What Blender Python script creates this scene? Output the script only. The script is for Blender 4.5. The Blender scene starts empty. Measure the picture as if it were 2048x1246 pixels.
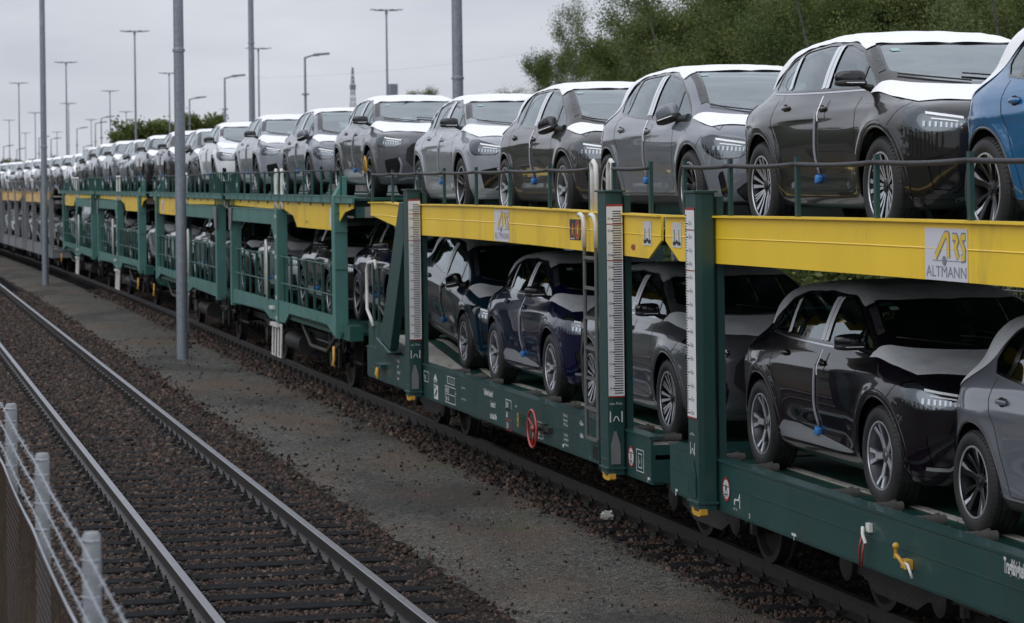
import bpy, math, random
import numpy as np
from mathutils import Vector, Matrix
random.seed(7); RNG = np.random.default_rng(11)
sc = bpy.context.scene
COL = sc.collection
# ------------------------------------------------------------------ camera
TH = math.atan2(1274, 5400.); CT, ST = math.cos(TH), math.sin(TH); CAMH = 3.27; ROLL = math.radians(.75)
cam = bpy.data.cameras.new('camera'); camo = bpy.data.objects.new('camera', cam); COL.objects.link(camo)
fwd = Vector((ST, CT, 0)); rt = Vector((CT, -ST, 0)); up = Vector((0, 0, 1))
r_ = rt*math.cos(ROLL) - up*math.sin(ROLL); u_ = rt*math.sin(ROLL) + up*math.cos(ROLL)
m = Matrix((r_, u_, -fwd)).transposed().to_4x4(); m.translation = Vector((0, 0, CAMH)); camo.matrix_world = m
cam.sensor_width = 36; cam.lens = 36*5400/2048; cam.shift_y = -267/2048; cam.clip_start = .5; cam.clip_end = 9000
cam.dof.use_dof = True; cam.dof.focus_distance = 21.5; cam.dof.aperture_fstop = 5.6
sc.camera = camo
# ------------------------------------------------------------------ sky, sun, exposure
SUN_EL, SUN_AZ = math.radians(42), math.radians(240)
w = bpy.data.worlds.new('World'); sc.world = w; w.use_nodes = True
nt = w.node_tree; nt.nodes.clear(); N = nt.nodes.new; Lk = nt.links.new
out = N('ShaderNodeOutputWorld'); bg = N('ShaderNodeBackground'); bg.inputs[1].default_value = 1.0
sky = N('ShaderNodeTexSky'); sky.sky_type = 'NISHITA'; sky.sun_disc = False; sky.sun_elevation = SUN_EL; sky.sun_rotation = SUN_AZ
tc = N('ShaderNodeTexCoord'); sep = N('ShaderNodeSeparateXYZ'); Lk(tc.outputs['Generated'], sep.inputs[0])
mp = N('ShaderNodeMapping'); mp.inputs['Scale'].default_value = (2.2, 2.2, 9); Lk(tc.outputs['Generated'], mp.inputs[0])
no = N('ShaderNodeTexNoise'); no.inputs['Scale'].default_value = 2.6; no.inputs['Detail'].default_value = 6; no.inputs['Roughness'].default_value = .55; Lk(mp.outputs[0], no.inputs['Vector'])
cr = N('ShaderNodeValToRGB'); Lk(no.outputs['Fac'], cr.inputs[0])
cr.color_ramp.elements[0].position = .3; cr.color_ramp.elements[0].color = (.51, .54, .612, 1)
cr.color_ramp.elements[1].position = .68; cr.color_ramp.elements[1].color = (.69, .715, .775, 1)
gr = N('ShaderNodeMapRange'); gr.inputs['From Min'].default_value = 0; gr.inputs['From Max'].default_value = .8
gr.inputs['To Min'].default_value = .97; gr.inputs['To Max'].default_value = 1.55; Lk(sep.outputs['Z'], gr.inputs['Value'])
mu = N('ShaderNodeVectorMath'); mu.operation = 'SCALE'; Lk(cr.outputs[0], mu.inputs[0]); Lk(gr.outputs[0], mu.inputs['Scale'])
sk = N('ShaderNodeVectorMath'); sk.operation = 'SCALE'; sk.inputs['Scale'].default_value = .006; Lk(sky.outputs[0], sk.inputs[0])
ad = N('ShaderNodeVectorMath'); ad.operation = 'ADD'; Lk(mu.outputs[0], ad.inputs[0]); Lk(sk.outputs[0], ad.inputs[1])
Lk(ad.outputs[0], bg.inputs[0]); Lk(bg.outputs[0], out.inputs[0])
sun = bpy.data.lights.new('sun', 'SUN'); sun.energy = 1.1; sun.angle = math.radians(80); sun.color = (1, .985, .96)
suno = bpy.data.objects.new('sun', sun); COL.objects.link(suno); suno.rotation_euler = (math.radians(48), 0, math.radians(-60))
suno.location = (0, 0, 50)
sc.view_settings.view_transform = 'Standard'; sc.view_settings.look = 'None'; sc.view_settings.exposure = 0; sc.view_settings.gamma = 1
sc.render.engine = 'CYCLES'
# ------------------------------------------------------------------ helpers
def tag(o, label=None, cat=None, group=None, kind=None):
    if label: o['label'] = label
    if cat: o['category'] = cat
    if group: o['group'] = group
    if kind: o['kind'] = kind
    return o
def empty(name, loc=(0, 0, 0), rz=0., label=None, cat=None, group=None):
    o = bpy.data.objects.new(name, None); COL.objects.link(o); o.location = loc; o.rotation_euler = (0, 0, rz)
    o.empty_display_size = .3
    return tag(o, label, cat, group)
def mk(name, V, F, mats, parent=None, smooth=False, mi=None, nrm=None, loc=None):
    me = bpy.data.meshes.new(name); V = np.asarray(V, float).reshape(-1, 3)
    me.from_pydata(V.tolist(), [], [tuple(int(i) for i in f) for f in F]); 
    if not isinstance(mats, (list, tuple)): mats = [mats]
    for k in mats: me.materials.append(k)
    n = len(me.polygons)
    if mi is not None and len(mi) == n: me.polygons.foreach_set('material_index', np.asarray(mi, np.int32))
    if smooth is True: me.polygons.foreach_set('use_smooth', np.ones(n, bool))
    elif smooth is not False:
        me.polygons.foreach_set('use_smooth', np.ones(n, bool))
        me.set_sharp_from_angle(angle=math.radians(smooth))
    if nrm is not None: me.normals_split_custom_set_from_vertices(np.asarray(nrm).tolist())
    me.update()
    o = bpy.data.objects.new(name, me); COL.objects.link(o)
    if parent: o.parent = parent
    if loc is not None: o.location = loc
    return o
class MB:
    def __init__(s): s.V = []; s.F = []; s.mi = []; s.m = 0
    def add(s, V, F, m=None):
        b = len(s.V); s.V += [tuple(v) for v in V]; s.F += [tuple(i+b for i in f) for f in F]
        s.mi += [s.m if m is None else m]*len(F); return s
    def box(s, x0, x1, y0, y1, z0, z1, m=None, bev=0):
        x0, x1 = sorted((x0, x1)); y0, y1 = sorted((y0, y1)); z0, z1 = sorted((z0, z1))
        V = [(x, y, z) for z in (z0, z1) for y in (y0, y1) for x in (x0, x1)]
        return s.add(V, [(0, 2, 3, 1), (4, 5, 7, 6), (0, 1, 5, 4), (2, 6, 7, 3), (0, 4, 6, 2), (1, 3, 7, 5)], m)
    def tube(s, P, r, n=8, m=None, caps=True, closed=False):
        P = [Vector(p) for p in P]; k = len(P); rs = r if isinstance(r, (list, tuple)) else [r]*k
        V = []; prev = None
        for i, p in enumerate(P):
            if closed: t = (P[(i+1) % k]-P[i-1]).normalized()
            else: t = (P[min(i+1, k-1)]-P[max(i-1, 0)]).normalized()
            if prev is None:
                a = Vector((0, 0, 1)) if abs(t.z) < .9 else Vector((1, 0, 0)); u = t.cross(a).normalized()
            else:
                u = (prev - t*prev.dot(t)).normalized()
            prev = u; v = t.cross(u)
            V += [tuple(p+(u*math.cos(2*math.pi*j/n)+v*math.sin(2*math.pi*j/n))*rs[i]) for j in range(n)]
        F = []
        for i in range(k if closed else k-1):
            a, b = i*n, ((i+1) % k)*n
            F += [(a+j, a+(j+1) % n, b+(j+1) % n, b+j) for j in range(n)]
        if caps and not closed: F += [tuple(range(n))[::-1], tuple(range((k-1)*n, k*n))]
        return s.add(V, F, m)
    def prism(s, poly, axis, a0, a1, m=None):
        # poly in the plane of the two other axes (cyclic order xyz), extruded along axis
        def pt(u, v, a): return {'x': (a, u, v), 'y': (u, a, v), 'z': (u, v, a)}[axis]
        n = len(poly); V = [pt(u, v, a0) for u, v in poly]+[pt(u, v, a1) for u, v in poly]
        ar = sum(poly[i][0]*poly[(i+1) % n][1]-poly[(i+1) % n][0]*poly[i][1] for i in range(n))
        F = [tuple(range(n)), tuple(range(n, 2*n))[::-1]]+[(i, i+n, (i+1) % n+n, (i+1) % n) for i in range(n)]
        flip = (ar > 0) == (a1 > a0)
        if axis == 'y': flip = not flip
        if flip: F = [f[::-1] for f in F]
        return s.add(V, F, m)
    def lathe(s, prof, axis='y', c=(0, 0, 0), n=32, m=None, closed=True):
        # prof: (radius, along-axis)
        V = []; k = len(prof)
        for j in range(n):
            a = 2*math.pi*j/n; ca, sa = math.cos(a), math.sin(a)
            for r, h in prof:
                q = {'y': (r*ca, h, r*sa), 'z': (r*ca, r*sa, h), 'x': (h, r*ca, r*sa)}[axis]
                V.append((q[0]+c[0], q[1]+c[1], q[2]+c[2]))
        F = []
        for j in range(n):
            a, b = j*k, ((j+1) % n)*k
            F += [(a+i, b+i, b+i+1, a+i+1) for i in range(k-1)]
            if closed: F.append((a+k-1, b+k-1, b, a))
        return s.add(V, F, m)
    def build(s, name, mats, parent=None, smooth=False, org=None, loc=None):
        V = np.array(s.V, float).reshape(-1, 3)
        if org is not None: V = V-np.array(org)
        return mk(name, V, s.F, mats, parent, smooth, s.mi, loc=loc)
def copy_tree(o, parent=None, skip=()):
    c = o.copy(); COL.objects.link(c)
    if parent: c.parent = parent
    for ch in list(o.children):
        if ch.name.split('.')[0] in skip: continue
        copy_tree(ch, c, skip)
    return c
def recal(o, bev=None):
    if bev:
        b = o.modifiers.new('bevel', 'BEVEL'); b.width = bev; b.segments = 2; b.limit_method = 'ANGLE'; b.angle_limit = math.radians(40)
    return o
# ------------------------------------------------------------------ materials
def pbsdf(name):
    m = bpy.data.materials.new(name); m.use_nodes = True; n = m.node_tree
    return m, n, n.nodes['Principled BSDF'], n.nodes['Material Output']
def mat(name, col, rough=.5, metal=0., spec=.5, coat=0., var=0., vscale=6., bump=0., bscale=60., dirt=None, dscale=2., emit=None, rvar=0., rust=None):
    m, n, b, o = pbsdf(name); N = n.nodes.new; L = n.links.new
    b.inputs['Base Color'].default_value = (*col, 1); b.inputs['Roughness'].default_value = rough; b.inputs['Metallic'].default_value = metal
    b.inputs['Specular IOR Level'].default_value = spec; b.inputs['Coat Weight'].default_value = coat; b.inputs['Coat Roughness'].default_value = .04
    tcn = N('ShaderNodeTexCoord')
    last = None
    if var or dirt:
        no = N('ShaderNodeTexNoise'); no.inputs['Scale'].default_value = vscale; no.inputs['Detail'].default_value = 6; no.inputs['Roughness'].default_value = .6
        L(tcn.outputs['Object'], no.inputs['Vector'])
        cr = N('ShaderNodeValToRGB'); cr.color_ramp.elements[0].position = .3; cr.color_ramp.elements[1].position = .7
        cr.color_ramp.elements[0].color = (*[c*(1-var) for c in col], 1); cr.color_ramp.elements[1].color = (*[min(1, c*(1+var)) for c in col], 1)
        L(no.outputs['Fac'], cr.inputs[0]); last = cr.outputs[0]
        if dirt:
            n2 = N('ShaderNodeTexNoise'); n2.inputs['Scale'].default_value = dscale; n2.inputs['Detail'].default_value = 8; n2.inputs['Roughness'].default_value = .7
            mpn = N('ShaderNodeMapping'); mpn.inputs['Scale'].default_value = (1, 1, .35); L(tcn.outputs['Object'], mpn.inputs[0]); L(mpn.outputs[0], n2.inputs['Vector'])
            c2 = N('ShaderNodeValToRGB'); c2.color_ramp.elements[0].position = .52; c2.color_ramp.elements[1].position = .75; L(n2.outputs['Fac'], c2.inputs[0])
            mx = N('ShaderNodeMix'); mx.data_type = 'RGBA'; mx.inputs['B'].default_value = (*dirt, 1); L(c2.outputs[0], mx.inputs['Factor']); L(last, mx.inputs['A']); last = mx.outputs['Result']
        if rust:
            n4 = N('ShaderNodeTexNoise'); n4.inputs['Scale'].default_value = 9; n4.inputs['Detail'].default_value = 9; n4.inputs['Roughness'].default_value = .75
            mp4 = N('ShaderNodeMapping'); mp4.inputs['Scale'].default_value = (1, 1, .45); L(tcn.outputs['Object'], mp4.inputs[0]); L(mp4.outputs[0], n4.inputs['Vector'])
            c4 = N('ShaderNodeValToRGB'); c4.color_ramp.elements[0].position = .64; c4.color_ramp.elements[1].position = .72; L(n4.outputs['Fac'], c4.inputs[0])
            m4 = N('ShaderNodeMix'); m4.data_type = 'RGBA'; m4.inputs['B'].default_value = (*rust, 1); L(c4.outputs[0], m4.inputs['Factor']); L(last, m4.inputs['A']); last = m4.outputs['Result']
        L(last, b.inputs['Base Color'])
    if rvar:
        n3 = N('ShaderNodeTexNoise'); n3.inputs['Scale'].default_value = vscale*1.7; n3.inputs['Detail'].default_value = 5; L(tcn.outputs['Object'], n3.inputs['Vector'])
        mr = N('ShaderNodeMapRange'); mr.inputs['To Min'].default_value = max(0, rough-rvar); mr.inputs['To Max'].default_value = min(1, rough+rvar); L(n3.outputs['Fac'], mr.inputs['Value']); L(mr.outputs[0], b.inputs['Roughness'])
    if bump:
        nb = N('ShaderNodeTexNoise'); nb.inputs['Scale'].default_value = bscale; nb.inputs['Detail'].default_value = 4; L(tcn.outputs['Object'], nb.inputs['Vector'])
        bp = N('ShaderNodeBump'); bp.inputs['Strength'].default_value = bump; bp.inputs['Distance'].default_value = .02; L(nb.outputs['Fac'], bp.inputs['Height']); L(bp.outputs[0], b.inputs['Normal'])
    if emit: b.inputs['Emission Color'].default_value = (*emit, 1); b.inputs['Emission Strength'].default_value = 1
    return m
def paint(name, col, metal=.35, rough=.38, flake=0.):
    m, n, b, o = pbsdf(name); N = n.nodes.new; L = n.links.new
    g = N('ShaderNodeNewGeometry'); mx = N('ShaderNodeMix'); mx.data_type = 'RGBA'
    mx.inputs['A'].default_value = (*col, 1); mx.inputs['B'].default_value = (.012, .012, .013, 1); L(g.outputs['Backfacing'], mx.inputs['Factor'])
    L(mx.outputs['Result'], b.inputs['Base Color'])
    b.inputs['Metallic'].default_value = metal; b.inputs['Roughness'].default_value = rough; b.inputs['Specular IOR Level'].default_value = .1
    b.inputs['Coat Weight'].default_value = 1; b.inputs['Coat Roughness'].default_value = .025
    # rain drops and faint runs in the clear coat
    tcn = N('ShaderNodeTexCoord'); v = N('ShaderNodeTexVoronoi'); v.inputs['Scale'].default_value = 70; L(tcn.outputs['Object'], v.inputs['Vector'])
    mr = N('ShaderNodeMapRange'); mr.inputs['From Min'].default_value = .0; mr.inputs['From Max'].default_value = .28; mr.inputs['To Min'].default_value = 1; mr.inputs['To Max'].default_value = 0; L(v.outputs['Distance'], mr.inputs['Value'])
    mpn = N('ShaderNodeMapping'); mpn.inputs['Scale'].default_value = (38, 38, 1.4); L(tcn.outputs['Object'], mpn.inputs[0])
    nn = N('ShaderNodeTexNoise'); nn.inputs['Scale'].default_value = 1; nn.inputs['Detail'].default_value = 2; L(mpn.outputs[0], nn.inputs['Vector'])
    ad = N('ShaderNodeMath'); ad.operation = 'MULTIPLY_ADD'; ad.inputs[1].default_value = .25; L(nn.outputs['Fac'], ad.inputs[0]); L(mr.outputs[0], ad.inputs[2])
    bp = N('ShaderNodeBump'); bp.inputs['Strength'].default_value = .012; bp.inputs['Distance'].default_value = .001; L(ad.outputs[0], bp.inputs['Height']); L(bp.outputs[0], b.inputs['Coat Normal'])
    return m
def glass(name, tint, ior=1.5, extra=.0):
    m, n, b, o = pbsdf(name); n.nodes.remove(b); N = n.nodes.new; L = n.links.new
    t = N('ShaderNodeBsdfTransparent'); t.inputs[0].default_value = (*tint, 1); g = N('ShaderNodeBsdfGlossy'); g.inputs['Roughness'].default_value = .02; g.inputs['Color'].default_value = (.90, .98, 1, 1)
    f = N('ShaderNodeFresnel'); f.inputs['IOR'].default_value = ior; a = N('ShaderNodeMath'); a.operation = 'MULTIPLY_ADD'; a.inputs[1].default_value = 1.0; a.inputs[2].default_value = extra; a.use_clamp = True
    L(f.outputs[0], a.inputs[0]); mx = N('ShaderNodeMixShader'); L(a.outputs[0], mx.inputs[0]); L(t.outputs[0], mx.inputs[1]); L(g.outputs[0], mx.inputs[2]); L(mx.outputs[0], o.inputs[0])
    return m
M = {}
M['film_white'] = mat('film_white', (.87, .875, .89), .6, var=.03, vscale=4, bump=.5, bscale=7)
M['film_edge'] = mat('film_edge', (.55, .58, .62), .5)
M['pillar_film'] = mat('pillar_film', (.05, .05, .055), .35, var=.5, vscale=9, bump=.8, bscale=25)
M['tape'] = mat('tape', (.72, .75, .80), .3)
M['glass_top'] = glass('glass_windscreen', (.55, .63, .64), 1.5, .24)
M['glass_side'] = glass('glass_side', (.52, .60, .61), 1.5, .15)
M['glass_dark'] = glass('glass_privacy', (.12, .13, .14), 1.55, .03)
M['black_gloss'] = mat('black_gloss', (.008, .008, .01), .15, coat=.5)
M['black_trim'] = mat('black_trim', (.014, .014, .015), .5, bump=.1, bscale=200)
M['rubber'] = mat('rubber', (.013, .013, .014), .62, bump=.25, bscale=90, var=.3)
M['interior'] = mat('interior_fabric', (.03, .031, .034), .8)
M['seam'] = mat('seam', (.003, .003, .003), .9)
M['chrome'] = mat('chrome', (.62, .64, .67), .2, metal=1)
M['rim_silver'] = mat('rim_silver', (.66, .68, .72), .34, metal=.75)
M['rim_grey'] = mat('rim_grey', (.16, .165, .18), .35, metal=.8)
M['rim_dark'] = mat('rim_dark', (.012, .012, .014), .3, metal=.4)
M['disc'] = mat('disc', (.22, .22, .23), .35, metal=1)
M['lamp_in'] = mat('lamp_in', (.13, .14, .16), .2, metal=.7)
M['lamp_white'] = mat('lamp_white', (.85, .87, .9), .25)
M['lamp_glass'] = glass('lamp_glass', (.80, .83, .86), 1.5, .05)
M['tail_red'] = mat('tail_red', (.26, .012, .016), .12, coat=1)
M['foam_blue'] = mat('foam_blue', (.03, .18, .50), .7, bump=.3, bscale=40)
M['foam_grey'] = mat('foam_grey', (.27, .285, .32), .6)
M['silver_trim'] = mat('silver_trim', (.42, .44, .47), .35, metal=.7)
# ------------------------------------------------------------------ cars
def pch(xs, ys):
    xs = np.array(xs, float); ys = np.array(ys, float); h = np.diff(xs); d = np.diff(ys)/h; n = len(xs)
    mm = np.zeros(n); mm[0] = d[0]; mm[-1] = d[-1]
    for i in range(1, n-1):
        if d[i-1]*d[i] > 0: w1 = 2*h[i]+h[i-1]; w2 = h[i]+2*h[i-1]; mm[i] = (w1+w2)/(w1/d[i-1]+w2/d[i])
    def f(x):
        x = np.asarray(x, float); i = np.clip(np.searchsorted(xs, x)-1, 0, n-2); t = np.clip((x-xs[i])/h[i], -3, 3)
        lo = x < xs[0]; hi = x > xs[-1]
        r = (2*t**3-3*t**2+1)*ys[i]+(t**3-2*t**2+t)*h[i]*mm[i]+(-2*t**3+3*t**2)*ys[i+1]+(t**3-t**2)*h[i]*mm[i+1]
        r = np.where(lo, ys[0]+(x-xs[0])*mm[0], r); r = np.where(hi, ys[-1]+(x-xs[-1])*mm[-1], r)
        return r
    return f
def smax(a, b, k): return np.maximum(a, b)+np.maximum(k-np.abs(a-b), 0)**2/(4*k)
def gs(x, c, s): return np.exp(-((x-c)/s)**2)
def sst(x, a, b): t = np.clip((x-a)/(b-a), 0, 1); return t*t*(3-2*t)
def sdpoly(px, pz, poly):
    P = np.array(poly, float); d = np.full(px.shape, 1e9); inside = np.zeros(px.shape, bool); n = len(P)
    for i in range(n):
        a = P[i]; b = P[(i+1) % n]; e = b-a; wx = px-a[0]; wz = pz-a[1]
        t = np.clip((wx*e[0]+wz*e[1])/(e@e), 0, 1); d = np.minimum(d, (wx-e[0]*t)**2+(wz-e[1]*t)**2)
        if a[1] != b[1]:
            c = ((a[1] > pz) != (b[1] > pz)) & (px < (b[0]-a[0])*(pz-a[1])/(b[1]-a[1])+a[0]); inside ^= c
    d = np.sqrt(d); return np.where(inside, -d, d)
class Car:
    def __init__(s, T):
        s.T = T; s.top = pch(*zip(*T['top'])); s.xf = pch(*zip(*T['front'])); s.xr = pch(*zip(*T['rear'])); s.wp = pch(*zip(*T['plan']))
        s.belt = pch(*zip(*T['belt'])); s.sec = pch(*zip(*T['sec'])); s.wx = T['wx']; s.rt = T['rt']
    def side(s, x, z):
        zz = z-(s.belt(x)-1.04)*sst(z, .6, 1.0)
        w = s.wp(np.clip(x, -2.4, 2.4))+s.sec(zz)
        w = w-(.14*np.clip((-x-.3)/1.6, 0, 1.2)**2+.06*np.clip((x-.4)/.8, 0, 1.2)**2)*sst(z, .95, 1.2)
        for c in s.wx:
            r = np.hypot(x-c, z-s.rt); w = w+s.T['flare']*gs(r, s.T['ra']+.035, .06)*sst(z, .25, .4)+s.T['blister']*gs(x, c, .42)*gs(z, .86, .10)
        w = w-s.T['scoop']*gs(z, .46, .13)*(1-sst(np.abs(x), .55, 1.05))
        w = w+.009*gs(z, s.T['crease']+.03*x, .034)
        return w
    def Ff(s, P):
        x, y, z = P[..., 0], np.abs(P[..., 1]), P[..., 2]; T = s.T
        sd = (y-s.side(x, z))/(1+.12*sst(z, 1.0, 1.2))
        e = .01; tp = s.top(x); sl = (s.top(x+e)-s.top(x-e))/(2*e)
        ridge = T.get('ridge', .005)*gs(y, .62, .09)*sst(x, .9, 1.3)*(1-sst(x, 1.9, 2.15))
        cr = .055+.05*sst(x, .9, 1.5)
        t = (z-tp+cr*y*y-ridge)/np.sqrt(1+np.minimum(sl*sl, 4))
        F = smax(sd, t, .14-.06*sst(x, .2, .7)*(1-sst(x, 1.1, 1.5)))
        q = y/.93; zf = s.xf(z); fr = (x-zf+T['fsw'][0]*q**2+T['fsw'][1]*q**6)/1.1
        for (zc, dep, wid, hg) in T.get('dents', []): fr = fr+dep*gs(z, zc, hg)*(1-sst(y, wid-.08, wid+.04))
        F = smax(F, fr, .10)
        re = -(x-s.xr(z))+.09*q**2+.30*q**5; sr = (s.xr(z+e)-s.xr(z-e))/(2*e); F = smax(F, re/np.sqrt(1+np.minimum(sr*sr, 4)), .09)
        return smax(F, .19-z, .05)
    def solve(s, O, D):
        a = np.zeros(O.shape[:-1]); b = np.full(O.shape[:-1], 3.)
        for _ in range(32):
            c = (a+b)/2; v = s.Ff(O+D*c[..., None]) > 0; b = np.where(v, c, b); a = np.where(v, a, c)
        return O+D*((a+b)/2)[..., None]
    def ny(s, x, z, off=0.):  # y of side surface at x,z (negative = visible side handled by caller)
        x = np.asarray(x, float); z = np.asarray(z, float); O = np.stack([x, np.zeros_like(x), z], -1); D = np.zeros_like(O); D[..., 1] = 1
        P = s.solve(O, D); Nn = s.normal(P); return P+Nn*off
    def dropz(s, x, y, off=0.):
        x = np.asarray(x, float); y = np.asarray(y, float); O = np.stack([x, y, np.full_like(x, .75)], -1); D = np.zeros_like(O); D[..., 2] = 1
        P = s.solve(O, D); Nn = s.normal(P); return P+Nn*off
    def fx(s, y, z, off=0.):
        y = np.asarray(y, float); z = np.asarray(z, float); O = np.stack([np.full_like(y, 1.2), y, z], -1); D = np.zeros_like(O); D[..., 0] = 1
        P = s.solve(O, D); Nn = s.normal(P); return P+Nn*off
    def normal(s, P):
        e = 2e-3; g = []
        for k in range(3):
            d = np.zeros(3); d[k] = e; g.append(s.Ff(P+d)-s.Ff(P-d))
        g = np.stack(g, -1); return g/np.maximum(np.linalg.norm(g, axis=-1, keepdims=True), 1e-9)
    def half(s):
        nm, nf, ne = 150, 76, 40
        ph = np.linspace(-90, 90, nf)
        ph = np.radians(ph)
        ox = np.concatenate([np.full(ne, -1.7), np.linspace(-1.7, 1.55, nm), np.full(ne, 1.55)])
        th = np.concatenate([np.linspace(-89.9, 0, ne, endpoint=False), np.zeros(nm), np.linspace(0, 89.9, ne+1)[1:]]); th = np.radians(th)
        O = np.zeros((len(ox), nf, 3)); O[..., 0] = ox[:, None]; O[..., 2] = .72
        D = np.zeros_like(O); D[..., 0] = np.sin(th)[:, None]; D[..., 1] = np.cos(th)[:, None]*np.cos(ph)[None]; D[..., 2] = np.cos(th)[:, None]*np.sin(ph)[None]
        P = s.solve(O, D); P[:, 0, 1] = 0; P[:, -1, 1] = 0
        n1 = len(ox); idx = np.arange(n1*nf).reshape(n1, nf)
        F = np.stack([idx[:-1, 1:], idx[1:, 1:], idx[1:, :-1], idx[:-1, :-1]], -1).reshape(-1, 4)
        return P.reshape(-1, 3), [tuple(f) for f in F.tolist()]
def split(V, F, g):
    """cut polygons by g=0 -> (V, inside(g<0), outside)"""
    val = g(V); V = V.tolist(); val = val.tolist(); ins, outs = [], []; cache = {}
    for f in F:
        vs = [val[i] < 0 for i in f]
        if all(vs): ins.append(f); continue
        if not any(vs): outs.append(f); continue
        a, b = [], []; n = len(f)
        for k in range(n):
            i, j = f[k], f[(k+1) % n]
            (a if vs[k] else b).append(i)
            if vs[k] != vs[(k+1) % n]:
                key = (min(i, j), max(i, j))
                if key not in cache:
                    t = val[i]/(val[i]-val[j]); t = min(max(t, .0), 1.)
                    V.append([V[i][q]+(V[j][q]-V[i][q])*t for q in range(3)]); val.append(0.); cache[key] = len(V)-1
                a.append(cache[key]); b.append(cache[key])
        if len(a) > 2: ins.append(tuple(a))
        if len(b) > 2: outs.append(tuple(b))
    return np.array(V), ins, outs
def compact(V, F):
    used = sorted({i for f in F for i in f}); mp = {u: k for k, u in enumerate(used)}
    return V[used], [tuple(mp[i] for i in f) for f in F]
def carpart(C, name, V, F, mats, parent, mirror='both', off=0., noise=0., rim=None, nrmfix=True):
    """mirror: both (one mesh), neg/pos: single side"""
    if not F: return []
    V, F = compact(V, F); Nn = C.normal(V); V = V+Nn*off
    if noise:
        w = np.sin(V[:, 0]*9+np.sin(V[:, 1]*7)*1.5)*np.sin(V[:, 1]*11+V[:, 0]*5)+.6*np.sin(V[:, 0]*23+V[:, 1]*17); V = V+Nn*(w*noise)[:, None]; Nn2 = Nn.copy()
        Nn2[:, 0] += -.9*noise*12*np.cos(V[:, 0]*9+np.sin(V[:, 1]*7)*1.5); Nn2[:, 1] += noise*12*np.cos(V[:, 1]*11+V[:, 0]*5); Nn = Nn2/np.linalg.norm(Nn2, axis=1, keepdims=True)
    neg = np.array([1, -1, 1]); Fm = [f[::-1] for f in F]; res = []
    if mirror == 'both':
        k = len(V); o = mk(name, np.vstack([V, V*neg]), list(F)+[tuple(i+k for i in f) for f in Fm], mats, parent, True, nrm=np.vstack([Nn, Nn*neg])); res.append(o)
    else:
        if 'p' in mirror: res.append(mk(name, V, F, mats, parent, True, nrm=Nn))
        if 'n' in mirror: res.append(mk(name, V*neg, Fm, mats, parent, True, nrm=Nn*neg))
    return res
def ribbon(C, pts, wd, off=.0015, kind='side', step=.03, hgt=None):
    """thin strip lying on the surface along pts (x,z) or (x,y) or (y,z)"""
    P = [np.array(p, float) for p in pts]; Q = []
    for a, b in zip(P[:-1], P[1:]):
        n = max(1, int(np.linalg.norm(b-a)/step)); Q += [a+(b-a)*t/n for t in range(n)]
    Q.append(P[-1]); Q = np.array(Q); T = np.gradient(Q, axis=0); T /= np.maximum(np.linalg.norm(T, axis=1, keepdims=True), 1e-9); Nq = np.stack([-T[:, 1], T[:, 0]], 1)
    fn = {'side': C.ny, 'top': C.dropz, 'front': C.fx}[kind]
    wd = np.asarray(wd); A = fn((Q+Nq*wd[..., None]/2 if wd.ndim else Q+Nq*wd/2)[:, 0], (Q+Nq*wd/2)[:, 1], off); B = fn((Q-Nq*wd/2)[:, 0], (Q-Nq*wd/2)[:, 1], off)
    n = len(Q); V = np.vstack([A, B]); F = [(i, i+1, n+i+1, n+i) for i in range(n-1)]
    return V, F
def ribs(C, name, rl, m, parent, sides='pn', per=True):
    """several ribbons -> one mesh per side"""
    VV, FF = [], []; k = 0
    for V, F in rl: VV.append(V); FF += [tuple(i+k for i in f) for f in F]; k += len(V)
    V = np.vstack(VV); neg = np.array([1, -1, 1]); r = []
    if sides == 'both':
        k = len(V); return [mk(name, np.vstack([V, V*neg]), FF+[tuple(i+k for i in f[::-1]) for f in FF], m, parent, True)]
    if 'p' in sides: r.append(mk(name, V, FF, m, parent, True))
    if 'n' in sides: r.append(mk(name, V*neg, [f[::-1] for f in FF], m, parent, True))
    return r
def superell(c, r, e=.6, nu=20, nv=12, fn=None):
    V, F = [], []
    sg = lambda v, p: math.copysign(abs(v)**p, v)
    for i in range(nv+1):
        a = -math.pi/2+math.pi*i/nv
        for j in range(nu):
            b = 2*math.pi*j/nu
            p = [r[0]*sg(math.cos(a), e)*sg(math.cos(b), e), r[1]*sg(math.cos(a), e)*sg(math.sin(b), e), r[2]*sg(math.sin(a), e)]
            if fn: p = fn(p)
            V.append((p[0]+c[0], p[1]+c[1], p[2]+c[2]))
    for i in range(nv):
        for j in range(nu): F.append((i*nu+j, i*nu+(j+1) % nu, (i+1)*nu+(j+1) % nu, (i+1)*nu+j))
    return V, F
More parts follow.
